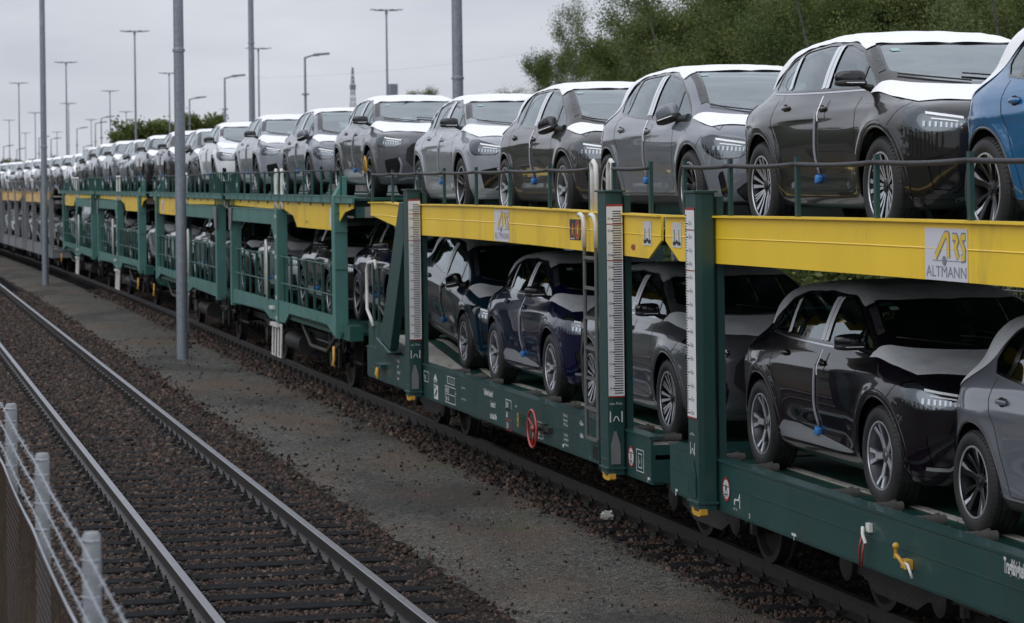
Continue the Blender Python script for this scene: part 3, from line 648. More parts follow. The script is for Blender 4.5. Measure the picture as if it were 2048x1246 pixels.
    mb = MB(); v, f = superell((-.95, 0, .62), (.28, .64, .10), .4, 20, 8); mb.add(v, f); v, f = superell((-1.28, 0, .92), (.10, .64, .30), .4, 20, 10, lambda p: [p[0]-p[2]*.3, p[1], p[2]]); mb.add(v, f)
    for y in (-.4, 0, .4): v, f = superell((-1.38, y, 1.25), (.045, .12, .07), .6, 12, 8); mb.add(v, f)
    mb.build('rear_bench', M['interior'], root, True)
    mb = MB(); v, f = superell((wx1+.14, 0, float(C.top(wx1+.14))-.10), (.02, .12, .032), .6, 16, 8); mb.add(v, f); mb.build('rear_view_mirror', M['black_trim'], root, True)
    # wipers
    mb = MB()
    for a, b in (((wx0-.06, .45), (wx0-.16, -.12)), ((wx0-.02, -.1), (wx0-.20, -.62))):
        Q = C.dropz(np.linspace(a[0], b[0], 6), np.linspace(a[1], b[1], 6), .014); mb.tube([tuple(q) for q in Q], .007, 6)
    mb.build('wiper', M['black_trim'], root, True)
    # sticker in screen corner
    ribs(C, 'screen_sticker', [ribbon(C, [(wx1+.10, .45), (wx1+.10, .52)], .05, .0015, 'top')], M['sticker'], root, 'n')
    # number plate panel area left blank, badge disc
    zb_ = {'suv': .70, 'cross': .80, 'hatch': .78, 'born': .80}[st]; q = C.fx(np.array([0.]), np.array([zb_]), .004)[0]
    mb = MB(); mb.lathe([(.050, -.006), (.050, .004), (.040, .006), (.038, -.002), (.036, -.006)], 'x', tuple(q), n=28, closed=False)
    if st != 'suv': mb.build('badge', M['chrome'], root, True)
    add_wheels(root, T['wx'], T['rt'], T['rr'], wstyle, T['ytrack'])
    return root
# ------------------------------------------------------------------ more materials
M['paint_proto'] = paint('paint_dark_grey', (.040, .038, .037))
M['sticker'] = mat('sticker', (.32, .48, .45), .4)
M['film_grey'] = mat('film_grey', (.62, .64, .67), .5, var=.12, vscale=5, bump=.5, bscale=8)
GREEN = mat('wagon_green', (.014, .053, .050), .42, var=.12, vscale=1.2, dirt=(.028, .036, .034), dscale=1.5, rust=(.05, .035, .025), coat=.15, rvar=.1)
GREEN2 = mat('deck_green', (.010, .055, .042), .45, var=.25, vscale=3, dirt=(.045, .05, .045), dscale=3)
TEAL = mat('old_wagon_green', (.062, .172, .155), .5, var=.15, vscale=1.5, dirt=(.05, .085, .075), dscale=2, rust=(.06, .04, .03))
TEALD = mat('old_wagon_dark_green', (.012, .075, .062), .5, var=.15, vscale=1.5)
YEL = mat('beam_yellow', (.88, .59, .035), .38, var=.05, vscale=1.3, dirt=(.50, .33, .05), dscale=1.6, rust=(.34, .20, .06), coat=.1)
ORA = mat('beam_ochre', (.62, .40, .13), .5, var=.12, vscale=1.5, dirt=(.3, .2, .1))
GREYW = mat('wagon_grey', (.17, .18, .19), .5, var=.15, vscale=1.5, dirt=(.10, .07, .05), dscale=2)
HOSE = mat('grey_hose', (.03, .03, .034), .6, bump=.2, bscale=30, var=.2)
STEEL = mat('dark_steel', (.018, .017, .016), .6, var=.4, vscale=5, bump=.3, bscale=30)
LADD = mat('ladder_grey', (.10, .10, .096), .5, var=.15)
WHT = mat('white_enamel', (.62, .61, .58), .4, var=.08, vscale=8)
LETT = mat('lettering_white', (.55, .56, .56), .6, var=.15, vscale=20)
REDM = mat('red_enamel', (.34, .030, .028), .4, coat=.4)
YHOOK = mat('hook_yellow', (.55, .31, .04), .4, var=.1)
PLATE = mat('grey_plate', (.20, .20, .205), .45, metal=.3, var=.1)
TREADP = mat('wheel_track_plate', (.42, .41, .37), .65, var=.18, vscale=8, dirt=(.12, .11, .09), dscale=6, bump=.3, bscale=80)
CHOCK = mat('chock_grey', (.085, .083, .078), .6, var=.2, bump=.2, bscale=60)
CHOCKT = mat('chock_metal', (.34, .33, .29), .5, var=.15)
LOGOP = mat('logo_panel', (.60, .60, .66), .5); LGREY = mat('logo_grey', (.20, .21, .24), .5); LYEL = mat('logo_yellow', (.72, .50, .04), .5)
BLKD = mat('decal_black', (.015, .02, .03), .5); ORD = mat('decal_orange', (.65, .13, .03), .5)
RAILT = mat('rail_head', (.22, .215, .235), .3, metal=1, var=.12, vscale=3, rvar=.08)
RAILS = mat('rail_side', (.028, .024, .023), .5, var=.3, vscale=5, metal=.2)
RAILR = mat('rail_dull', (.030, .026, .024), .4, var=.25, vscale=5, metal=.2)
SLEEP = mat('sleeper_wood', (.0085, .0085, .0098), .9, spec=.12, var=.45, vscale=7, bump=.6, bscale=25)
GALV = mat('galvanised', (.22, .245, .28), .42, metal=.35, var=.16, vscale=14, dirt=(.30, .33, .36), dscale=5)
GALV2 = mat('fence_post_grey', (.24, .255, .27), .5, var=.08)
WIRE = mat('barbed_wire', (.42, .45, .50), .4, metal=.4)
DIST = mat('hazed_distant_steel', (.20, .215, .25), .6)  # pale bluish grey, distance haze on the far masts is put into the colour
def groundmat(name, cols, scale, bump, bscale, patch=None):
    m, n, b, o = pbsdf(name); N = n.nodes.new; L = n.links.new; b.inputs['Roughness'].default_value = .9; b.inputs['Specular IOR Level'].default_value = .08
    t = N('ShaderNodeTexCoord'); v = N('ShaderNodeTexVoronoi'); v.inputs['Scale'].default_value = scale; L(t.outputs['Object'], v.inputs['Vector'])
    no = N('ShaderNodeTexNoise'); no.inputs['Scale'].default_value = scale*.4; no.inputs['Detail'].default_value = 8; L(t.outputs['Object'], no.inputs['Vector'])
    sp = N('ShaderNodeSeparateColor'); L(v.outputs['Color'], sp.inputs[0])
    ad = N('ShaderNodeMath'); ad.operation = 'MULTIPLY_ADD'; ad.inputs[1].default_value = .55; L(sp.outputs[0], ad.inputs[0])
    ml = N('ShaderNodeMath'); ml.operation = 'MULTIPLY'; ml.inputs[1].default_value = .45; L(no.outputs['Fac'], ml.inputs[0]); L(ml.outputs[0], ad.inputs[2])
    cr = N('ShaderNodeValToRGB'); L(ad.outputs[0], cr.inputs[0]); k = len(cols)
    cr.color_ramp.elements[0].color = (*cols[0], 1); cr.color_ramp.elements[0].position = .12; cr.color_ramp.elements[1].color = (*cols[-1], 1); cr.color_ramp.elements[1].position = .92
    for i, c in enumerate(cols[1:-1]): e = cr.color_ramp.elements.new(.12+.8*(i+1)/(k-1)); e.color = (*c, 1)
    last = cr.outputs[0]
    for (pc, psc, p0, p1) in (patch or []):
        n2 = N('ShaderNodeTexNoise'); n2.inputs['Scale'].default_value = psc; n2.inputs['Detail'].default_value = 5; mp = N('ShaderNodeMapping'); mp.inputs['Scale'].default_value = (1.6, .7, 1); mp.inputs['Location'].default_value = (psc*7, 3, 0)
        L(t.outputs['Object'], mp.inputs[0]); L(mp.outputs[0], n2.inputs['Vector']); r2 = N('ShaderNodeMapRange'); r2.inputs['From Min'].default_value = p0; r2.inputs['From Max'].default_value = p1; r2.inputs['To Max'].default_value = .8; L(n2.outputs['Fac'], r2.inputs['Value'])
        mx = N('ShaderNodeMix'); mx.data_type = 'RGBA'; mx.blend_type = 'MIX'; mx.inputs['B'].default_value = (*pc, 1); L(r2.outputs[0], mx.inputs['Factor']); L(last, mx.inputs['A'])
        m2 = N('ShaderNodeMix'); m2.data_type = 'RGBA'; m2.inputs['Factor'].default_value = .35; L(mx.outputs['Result'], m2.inputs['A']); L(last, m2.inputs['B']); last = m2.outputs['Result']
    L(last, b.inputs['Base Color'])
    bp = N('ShaderNodeBump'); bp.inputs['Strength'].default_value = bump; bp.inputs['Distance'].default_value = .03; a2 = N('ShaderNodeMath'); a2.operation = 'ADD'
    n3 = N('ShaderNodeTexNoise'); n3.inputs['Scale'].default_value = bscale; n3.inputs['Detail'].default_value = 6; L(t.outputs['Object'], n3.inputs['Vector']); L(v.outputs['Distance'], a2.inputs[0]); L(n3.outputs['Fac'], a2.inputs[1])
    L(a2.outputs[0], bp.inputs['Height']); L(bp.outputs[0], b.inputs['Normal'])
    return m
def stonemat(name, cols):
    m, n, b, o = pbsdf(name); N = n.nodes.new; L = n.links.new; b.inputs['Roughness'].default_value = .75; b.inputs['Specular IOR Level'].default_value = .35
    a = N('ShaderNodeAttribute'); a.attribute_name = 'rnd'; cr = N('ShaderNodeValToRGB'); L(a.outputs['Fac'], cr.inputs[0]); k = len(cols)
    cr.color_ramp.elements[0].color = (*cols[0], 1); cr.color_ramp.elements[1].color = (*cols[-1], 1)
    for i, c in enumerate(cols[1:-1]): e = cr.color_ramp.elements.new((i+1)/(k-1)); e.color = (*c, 1)
    t = N('ShaderNodeTexCoord'); no = N('ShaderNodeTexNoise'); no.inputs['Scale'].default_value = 40; no.inputs['Detail'].default_value = 4; L(t.outputs['Object'], no.inputs['Vector'])
    mr = N('ShaderNodeMapRange'); mr.inputs['To Min'].default_value = .6; mr.inputs['To Max'].default_value = 1.4; L(no.outputs['Fac'], mr.inputs['Value']); vm = N('ShaderNodeVectorMath'); vm.operation = 'SCALE'; L(cr.outputs[0], vm.inputs[0]); L(mr.outputs[0], vm.inputs['Scale']); L(vm.outputs[0], b.inputs['Base Color'])
    return m
MG = groundmat('yard_ground', [(.045, .042, .037), (.075, .070, .060), (.055, .052, .047)], 14, .5, 20, [((.05, .06, .03), .15, .5, .6)])
MP = groundmat('path_gravel', [(.035, .034, .031), (.088, .086, .078), (.154, .150, .136), (.33, .315, .29)], 48, 1.0, 60, [((.165, .112, .082), .42, .46, .62), ((.10, .115, .06), .9, .60, .70), ((.040, .042, .043), .33, .5, .62)])
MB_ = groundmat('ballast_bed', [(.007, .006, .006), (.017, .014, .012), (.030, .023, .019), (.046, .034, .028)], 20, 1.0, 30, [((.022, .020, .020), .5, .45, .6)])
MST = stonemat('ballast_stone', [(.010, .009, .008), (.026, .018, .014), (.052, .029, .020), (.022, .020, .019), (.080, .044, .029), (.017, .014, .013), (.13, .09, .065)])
MSTD = stonemat('ballast_stone_dark', [(.012, .011, .011), (.020, .017, .016), (.034, .026, .022), (.05, .034, .027), (.024, .023, .023), (.060, .045, .036)])
# ------------------------------------------------------------------ ground
def dev(y): return np.where(np.asarray(y) > 60, (np.asarray(y)-60.)**2/6200., 0.)
TC, NC = 8.10, 3.21       # track centre lines
o = mk('ground', [(-900, -60, -.27), (900, -60, -.27), (900, 3500, -.27), (-900, 3500, -.27)], [(0, 1, 2, 3)], MG); tag(o, kind='structure')
def strip(name, xs, zf, y0, y1, dy, mt, follow=None, noise=.012, nf=None):
    ys = np.concatenate([np.arange(y0, 60, dy), np.arange(60, y1, dy*4)]); X, Y = np.meshgrid(xs, ys); Z = zf(X)+noise*(np.sin(X*7.3+Y*2.1)+np.sin(Y*3.7-X*4.9)+.8*np.sin(Y*9.1+X*11))*.4+RNG.normal(0, noise*.35, X.shape)
    X2 = X-(dev(Y) if follow else 0)
    V = np.stack([X2, Y, Z], -1).reshape(-1, 3); nx = len(xs); ny = len(ys); i = np.arange(nx*ny).reshape(ny, nx); F = np.stack([i[:-1, :-1], i[:-1, 1:], i[1:, 1:], i[1:, :-1]], -1).reshape(-1, 4)
    return tag(mk(name, V, F.tolist(), mt, None, True), kind='structure')
bed = lambda c: (lambda x: -.195-.09*np.clip((np.abs(x-c)-1.55)/.5, 0, 1)**1.5)
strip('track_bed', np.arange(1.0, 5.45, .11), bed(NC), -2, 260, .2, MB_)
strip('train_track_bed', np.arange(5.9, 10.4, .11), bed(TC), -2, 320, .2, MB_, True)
PZ = lambda x: -.158-.14*np.clip(np.abs(x-5.80)/1.25, 0, 1.3)**5+.012*np.sin(x*5)
strip('gravel_path', np.arange(4.35, 7.25, .07), PZ, -2, 320, .12, MP, True, .016)
strip('fence_verge', np.arange(-1.2, 1.9, .12), lambda x: -.235-.02*np.abs(x-.6), -2, 120, .25, groundmat('verge_soil', [(.055, .042, .030), (.085, .066, .048), (.12, .095, .07)], 45, .6, 50, [((.04, .055, .022), .7, .52, .62)]), None, .012)
# ------------------------------------------------------------------ ballast stones
def stones(name, n, xr, yr, zf, s0, s1, mt, follow=False, avoid=None, ypow=1.0, label=None, xdens=None):
    base = np.array([(1, 0, 0), (-1, 0, 0), (0, 1, 0), (0, -1, 0), (0, 0, 1), (0, 0, -1), (.7, .7, .55), (-.7, .65, .5), (.6, -.75, .5), (-.65, -.6, .55)], float)
    tri = [(6, 4, 0), (6, 0, 2), (6, 2, 4), (7, 4, 2), (7, 2, 1), (7, 1, 4), (8, 0, 4), (8, 4, 3), (8, 3, 0), (9, 4, 1), (9, 1, 3), (9, 3, 4), (0, 5, 2), (2, 5, 1), (1, 5, 3), (3, 5, 0)]
    u = RNG.random(n); y = yr[0]*(yr[1]/yr[0])**(u**ypow); x = RNG.uniform(*xr, n)
    if xdens is not None: k = RNG.random(n) < xdens(x); x, y = x[k], y[k]
    if avoid: k = ~avoid(x, y); x, y = x[k], y[k]
    n = len(x); s = RNG.uniform(s0, s1, n)*np.clip(y/18., 1, 2.2); z = zf(x)+s*RNG.uniform(-.1, .55, n)
    P = base[None]*(s[:, None]*RNG.uniform(.65, 1.25, (n, 3)))[:, None, :]*RNG.uniform(.75, 1.2, (n, 10, 1)); P[..., 2] *= .75
    q = RNG.normal(size=(n, 4)); q /= np.linalg.norm(q, axis=1, keepdims=True); a, b, c, d = q.T
    R = np.stack([np.stack([1-2*(c*c+d*d), 2*(b*c-a*d), 2*(b*d+a*c)], -1), np.stack([2*(b*c+a*d), 1-2*(b*b+d*d), 2*(c*d-a*b)], -1), np.stack([2*(b*d-a*c), 2*(c*d+a*b), 1-2*(b*b+c*c)], -1)], -2)
    P = np.einsum('nij,nkj->nki', R, P); xx = x-(dev(y) if follow else 0); P += np.stack([xx, y, z], -1)[:, None]
    T = (np.array(tri)[None]+(np.arange(n)*10)[:, None, None]).reshape(-1)
    me = bpy.data.meshes.new(name); me.vertices.add(n*10); me.vertices.foreach_set('co', P.reshape(-1)); nt_ = n*16
    me.loops.add(nt_*3); me.loops.foreach_set('vertex_index', T.astype(np.int32)); me.polygons.add(nt_); me.polygons.foreach_set('loop_start', np.arange(0, nt_*3, 3, dtype=np.int32)); me.polygons.foreach_set('loop_total', np.full(nt_, 3, np.int32))
    at = me.attributes.new('rnd', 'FLOAT', 'POINT'); at.data.foreach_set('value', np.repeat(RNG.random(n), 10).astype(np.float32)); me.materials.append(mt); me.update(); me.validate()
    o = bpy.data.objects.new(name, me); COL.objects.link(o); return tag(o, label, kind='stuff')
SP = .62
def avoid_sleep(c, w=1.3):
    def f(x, y): ph = np.abs(((y/SP+.5) % 1)-.5)*SP; return (ph < .11) & (np.abs(x-c) < w) & (RNG.random(len(x)) < np.clip(1.05-y/110., .4, 1)*.97)
    return f
stones('ballast', 125000, (1.0, 5.3), (7.5, 88), lambda x: np.maximum(bed(NC)(x)-.008, PZ(x)-.01), .0125, .025, MST, avoid=avoid_sleep(NC), label='brown ballast stones between the empty track\'s sleepers', xdens=lambda x: np.clip((4.98-x)/.5, .004, 1)**1.4)
stones('train_ballast', 66000, (6.3, 8.3), (13.5, 88), lambda x: np.maximum(bed(TC)(x)-.005, PZ(np.minimum(x, 7.2))-.01), .015, .031, MST, True, avoid=avoid_sleep(TC), label='brown ballast stones beside the loaded train', xdens=lambda x: np.clip((x-6.6)/.45, .01, 1)**1.4)
stones('path_pebbles', 16000, (4.5, 7.1), (12, 60), PZ, .005, .016, MST, True, label='loose stones scattered on the gravel path', xdens=lambda x: .06+.9*np.clip(np.abs(x-5.80)-.65, 0, .4)/.4)
# ------------------------------------------------------------------ tracks
def railprof(): return [(-.075, -.158), (.075, -.158), (.075, -.148), (.012, -.128), (.010, -.045), (.035, -.034), (.036, -.006), (.030, 0), (-.030, 0), (-.036, -.006), (-.035, -.034), (-.010, -.045), (-.012, -.128), (-.075, -.148)]
def track(name, xc, follow, ttop, label, side=1):
    root = empty(name, (xc, 0, 0), 0, label, 'railway track')
    ys = np.concatenate([[-2], np.arange(6, 60, 6), np.arange(60, 330, 5)]); pf = railprof(); n = len(pf)
    for s in (-1, 1):
        V = [(s*.7525-(float(dev(y)) if follow else 0)+px, y, pz) for y in ys for px, pz in pf]; F, mi = [], []
        for i in range(len(ys)-1):
            for j in range(n):
                a, b = i*n+j, i*n+(j+1) % n; F.append((a, a+n, b+n, b)); mi.append(1 if j in (6, 7, 8) else 0)
        mk('rail', V, F, [RAILS, ttop], root, 40, mi)
    sl = MB(); sl.add(*superell((0, 0, 0), (1.3, .125, .08), .12, 8, 2)) if False else sl.box(-1.3, 1.3, -.125, .125, -.15, 0)
    so = sl.build('sleeper', SLEEP, root); recal(so, .012)
    ft = MB()
    for s in (0,):
        ft.box(s*.7525-.17, s*.7525+.17, -.08, .08, .0, .016)
        for q in (-1, 1):
            x = s*.7525+q*.105; ft.box(x-.045, x+.03, -.045, .045, .016, .05); ft.tube([(x, 0, .03), (x, 0, .085)], .016, 6); ft.tube([(x, 0, .055), (x, 0, .078)], .026, 6); ft.tube([(x-q*.0, .0, .085), (x, 0, .115)], .011, 6)
            x2 = s*.7525+q*.15; ft.tube([(x2, .05, .0), (x2, .05, .045)], .02, 6); ft.tube([(x2, -.05, .0), (x2, -.05, .045)], .02, 6)
    fo = ft.build('rail_fastening', STEEL, root)
    y0 = math.ceil((7.0 if not follow else 13)/SP); first = True; cnt = 0; restS, restF = MB(), MB(); 
    for k in range(y0, int(200/SP)):
        y = k*SP; dx = float(dev(y)) if follow else 0; z = -.172
        if cnt < 100:
            if first: a = so; first = False
            else: a = so.copy(); COL.objects.link(a)
            for s in (-1, 1):
                if cnt >= 50:
                    for q in (-1, 1): x = s*.7525+q*.105-dx; restF.box(x-.03, x+.03, y-.04, y+.04, z, z+.10)
                    continue
                b = fo if (cnt == 0 and s < 0) else fo.copy()
                if b is not fo: COL.objects.link(b)
                b.location = (-dx+s*.7525, y, z+.002)
            rz = random.uniform(-.012, .012); a.location = (-dx+random.uniform(-.03, .03), y, z+random.uniform(-.004, .004)); a.rotation_euler = (0, 0, rz)
        else:
            restS.box(-1.3-dx, 1.3-dx, y-.125, y+.125, z-.1, z); 
            for s in (-1, 1):
                for q in (-1, 1): x = s*.7525+q*.105-dx; restF.box(x-.03, x+.03, y-.04, y+.04, z, z+.10)
        cnt += 1
    tag(restS.build('distant_sleepers', SLEEP, root), kind='stuff'); tag(restF.build('distant_fastenings', STEEL, root), kind='stuff')
    return root
track('railway_track', NC, False, RAILT, 'empty railway track with polished rails and dark wooden sleepers')
track('railway_track', TC, True, RAILR, 'railway track with dull dark rails beneath the car train')
mb = MB(); v, f = superell((0, 0, 0), (.07, .055, .035), .9, 12, 8, lambda p: [p[0]+.018*math.sin(p[1]*90+p[2]*70), p[1]+.014*math.sin(p[0]*110), p[2]*(1+.6*math.sin(p[0]*80+p[1]*60))]); mb.add(v, f)
tag(mk('litter', mb.V, mb.F, WHT, None, 30, loc=(7.12, 26.2, -.13)), 'small crumpled white scrap lying beside the dull rail', 'litter')
# ------------------------------------------------------------------ fence at lower left
FX = .64
for i, (y, lb) in enumerate([(13.56, 'grey fence post farthest back behind the barbed wire'), (11.01, 'grey fence post in the middle of the three left of the empty track'), (8.46, 'large grey fence post nearest the camera in the bottom corner')]):
    mb = MB(); mb.lathe([(.0, 2.19), (.022, 2.188), (.029, 2.175), (.0295, 2.10), (.0295, 2.08), (.030, -.26), (.0, -.26)], 'z', n=20, closed=False)
    root = empty('fence_post', (FX, y, 0), 0, lb, 'fence post', 'posts of the wire fence'); mb.build('post', GALV2, root, 40)
    mb = MB()
    for z in (1.885, 1.99, 2.105, 2.165): mb.tube([(-.036, .0, z), (-.022, -.026, z), (.0, -.032, z-.003), (.022, -.024, z)], .0022, 5)
    mb.build('wire_tie', WIRE, root)
for k, (z, lb) in enumerate([(2.165, 'top strand of twisted barbed wire on the left fence'), (2.065, 'middle strand of twisted barbed wire on the left fence'), (1.955, 'lowest strand of barbed wire just above the mesh')]):
    mb = MB(); x = FX-.036; ys = np.arange(3., 19., .018)
    sag = lambda y: -.012*(1-((y-8.46) % 2.55/1.275-1)**2)
    for ph in (0, math.pi): mb.tube([(x+.002*math.cos(y*60+ph), y, z+sag(y)+.002*math.sin(y*60+ph)) for y in ys], .0014, 5)
    for y in np.arange(3.05+.03*k, 19, .12):
        zz = z+sag(y)
        for a in (random.random()*3, random.random()*3): mb.tube([(x-.014*math.cos(a), y-.004, zz-.014*math.sin(a)), (x+.014*math.cos(a), y+.004, zz+.014*math.sin(a))], .0009, 4)
    tag(mb.build('barbed_wire', WIRE), lb, 'barbed wire', 'barbed wire strands on the fence')
# chain link mesh
root = empty('mesh_fence', (FX-.04, 8.5, 0), 0, 'brown chain link mesh panel below the barbed wire, bottom left', 'mesh fence')
mb = MB(); H0, H1 = .55, 1.885; pit = .07
ys = np.arange(3.0, 19, pit)
def bx2(P0, P1, r):
    d = Vector(P1)-Vector(P0); t = d.normalized(); n1 = Vector((1, 0, 0)); n2 = t.cross(n1); V = []
    for p in (Vector(P0), Vector(P1)):
        for a, b in ((1, 0), (0, 1), (-1, 0), (0, -1)): V.append(tuple(p+n1*a*r+n2*b*r))
    mb.add(V, [(0, 1, 5, 4), (1, 2, 6, 5), (2, 3, 7, 6), (3, 0, 4, 7)])
hh = H1-H0
for y in np.arange(3.0-hh, 19, pit):
    bx2((0, y-8.5, H0), (0, y+hh-8.5, H1), .0011); bx2((.004, y+hh-8.5, H0), (.004, y-8.5, H1), .0011)
mb.build('chain_link', mat('mesh_wire_brown', (.050, .038, .030), 1., spec=0., var=.3), root)
mb = MB(); mb.tube([(0, y-8.5, H1-.012*(1-((y-8.46) % 2.55/1.275-1)**2)) for y in np.arange(3, 19, .1)], .005, 6); mb.build('tension_wire', WIRE, root)
# ------------------------------------------------------------------ poles and masts
CONCB = mat('footing_concrete', (.10, .098, .09), .9, var=.3)
def pole(name, x, y, h, r0, r1, label, group, sleeve=True, zb=-.2, mt=GALV):
    root = empty(name, (x, y, zb), 0, label, 'lighting pole', group)
    mb = MB(); ns = 12
    mb.tube([(0, 0, 0), (0, 0, h)], [r0, r1], ns); mb.build('shaft', mt, root, 35)
    if sleeve:
        mb = MB(); zs = sleeve if not isinstance(sleeve, bool) else 4.6; rr = r0+(r1-r0)*zs/h; mb.tube([(0, 0, zs), (0, 0, zs+.05)], rr+.022, 12); mb.tube([(0, 0, zs+.05), (0, 0, zs+.16)], [rr+.006, rr-.012], 12); mb.build('collar', mt, root, 35)
        mb = MB(); mb.tube([(0, 0, 0), (0, 0, .04)], r0+.06, 12); mb.tube([(0, 0, 1.35), (0, 0, 1.37)], r0+.004, 12)
        mb.box(r0*.62, r0*.62+r0*.42, -r0*.35, r0*.35, .55, 1.35) ; mb.build('base_collar', mt, root, 35)
    mb = MB(); mb.box(-.24, .24, -.24, .24, -.02, .035)
    for a, b in ((1, 1), (1, -1), (-1, 1), (-1, -1)): mb.tube([(a*.19, b*.19, .03), (a*.19, b*.19, .10)], .018, 6)
    mb.build('base_plate', CONCB, root)
    return root
def onpx(px, d):   # lateral X,Y for photo column px at depth d on the horizon
    a = (px-1024)/5400.; return d*a*CT+d*ST, d*CT-d*a*ST
def hz(px): return 356-.013*(px-1024)
pole('lighting_pole', 5.76, 52.4, 19, .112, .075, 'thick galvanised pole with collar nearest the camera, on the gravel path', 'poles on the gravel path', 6.0)
pole('lighting_pole', 5.76-.17, 92.8, 19, .112, .075, 'galvanised pole farther back on the gravel path, left of the thick one', 'poles on the gravel path', 4.7)
for px, d, lb, sl in ((506, 118, 'tall grey pole behind the train in front of a T shaped mast', 9.5), (918, 66, 'tall grey pole behind the train left of the birch wood', 5.9)):
    x, y = onpx(px, d); pole('lighting_pole', x, y, 30, .15, .08, lb, 'tall poles behind the train', sl)
def mast(px, top, Ht, kind, label, n):
    pz = hz(px)-top; d = 5400*(Ht-CAMH)/pz; x, y = onpx(px, d); root = empty('light_mast', (x, y, -.27), 0, label, 'light mast', 'T shaped light masts in the yard' if kind == 'T' else 'single arm lamp posts in the yard')
    mb = MB(); mb.tube([(0, 0, 0), (0, 0, Ht)], [.14, .07], 10); mb.build('shaft', DIST, root, 40)
    if kind == 'T':
        mb = MB(); mb.box(-1.0, 1.0, -.04, .04, Ht-.02, Ht+.05); mb.tube([(0, 0, Ht-.3), (0, 0, Ht+.12)], .12, 10); mb.build('crossarm', DIST, root)
        for s in (-1.15, -.5, .5, 1.15):
            mb = MB(); mb.prism([(s-.28, Ht+.052), (s+.28, Ht+.052), (s+.22, Ht+.12), (s-.22, Ht+.12)], 'y', -.2, .2); mb.build('floodlight', DIST, root)
    else:
        mb = MB(); mb.tube([(0, 0, Ht-.05), (.5, 0, Ht+.1), (1.0, 0, Ht+.12)], .06, 8); mb.tube([(0, 0, Ht-2.6), (0, 0, Ht-2.5)], .26, 10); mb.build('arm', DIST, root)
        mb = MB(); mb.prism([(.6, Ht+.06), (1.7, Ht+.16), (1.65, Ht+.30), (.6, Ht+.22)], 'y', -.2, .2); mb.build('lamp_head', DIST, root)
ORDN = ['first', 'second', 'third', 'fourth', 'fifth', 'sixth', 'seventh', 'eighth', 'ninth', 'tenth', 'eleventh', 'twelfth', 'thirteenth', 'fourteenth', 'fifteenth', 'sixteenth']
TM = [(777, 15, 18), (520, 93, 18), (341, 143, 18), (273, 58, 18), (222, 179, 18), (135, 121, 18), (139, 204, 17), (72, 223, 17), (40, 163, 18), (184, 237, 17), (254, 221, 17), (20, 238, 17), (115, 262, 16), (52, 264, 16)]
TML = {4: 'T shaped floodlight mast left of the tall mast before the tree clump', 5: 'tall T shaped floodlight mast just right of the second path pole', 6: 'short T mast hidden against the tall one near the second path pole', 7: 'T shaped floodlight mast left of the second path pole, lower than its left neighbour', 8: 'tall T shaped floodlight mast third from the left edge', 9: 'small double T mast midway between the two path poles', 10: 'small T mast at the left end of the tree clump', 11: 'leftmost small T mast at the picture edge', 12: 'tiny T mast close left of the second path pole', 13: 'tiny faint T mast beside the third mast from the left edge'}
for i, (px, t, h) in enumerate(TM):
    mast(px, t, h, 'T', TML[i] if i > 3 else ['tallest T shaped floodlight mast, standing above the dark grey SUV', 'T shaped floodlight mast just behind the tall grey pole', 'T shaped floodlight mast touching the thick pole\'s left side', 'tall T shaped floodlight mast standing before the dark tree clump'][i], i)
for i, (px, t, h) in enumerate([(613, 106, 12), (452, 149, 12), (381, 193, 12), (204, 232, 12), (155, 254, 12), (192, 243, 12), (79, 272, 11), (103, 275, 11), (236, 285, 11), (168, 290, 10), (8, 290, 10), (34, 296, 10)]):
    mast(px, t, h, 'S', ['single arm lamp post between two tall masts, above the white roofs', 'single arm lamp post right of the dark tree clump', 'small single arm lamp post in front of the tree clump', 'faint single arm lamp post left of the tree clump', 'faint short lamp post near the second pole', 'faint lamp post beside a T mast on the left', 'faintest lamp post far off at the left edge', 'small lamp post just right of the second path pole', 'small lamp post left of the tree clump\'s edge', 'very small lamp post between the path poles', 'very small lamp post at the picture\'s left edge', 'tiny lamp post near the left edge by the far wood'][i], i)
# lattice masts and power line
def lattice(px, top, base_w, Ht, label):
    pz = hz(px)-top; d = 5400*(Ht-CAMH)/pz; x, y = onpx(px, d); mb = MB(); ns = 10; r = Ht*.0022
    L_ = lambda z: base_w*(1-z/Ht)*.5+.18
    for sx, sy in ((1, 1), (1, -1), (-1, -1), (-1, 1)): mb.tube([(sx*L_(0), sy*L_(0), 0), (sx*L_(Ht), sy*L_(Ht), Ht)], r, 4)
    for k in range(ns):
        z0, z1 = Ht*(1-(1-k/ns)**1.2), Ht*(1-(1-(k+1)/ns)**1.2); a, b = L_(z0), L_(z1)
        for (s1, t1), (s2, t2) in (((1, -1), (-1, -1)), ((-1, -1), (-1, 1)), ((1, 1), (-1, 1)), ((1, -1), (1, 1))):
            mb.tube([(s1*a, t1*a, z0), (s2*b, t2*b, z1)], r*.6, 4); mb.tube([(s2*a, t2*a, z0), (s1*b, t1*b, z1)], r*.6, 4)
    root = empty('lattice_mast', (x, y, -.27), .3, label, 'lattice mast'); mb.build('tower', DIST, root)
    return root, x, y, Ht
pr, lx, ly, lh = lattice(708, 133, 3.4, 38, 'faint steel lattice pylon behind the row of white roofs')
mb = MB()
for z, w_ in ((lh*.60, .9), (lh*.82, .8)): mb.box(-w_, w_, -.5, .5, z, z+1.6)
mb.build('platform', DIST, pr)
pr2, _, _, h2 = lattice(787, 163, 1.2, 14, 'short dark lattice mast right beside the tallest T shaped mast')
mb = MB(); mb.box(-.9, .9, -.6, .6, h2*.55, h2*.66); mb.box(-.45, .45, -.45, .45, h2*.8, h2); mb.build('equipment', DIST, pr2)
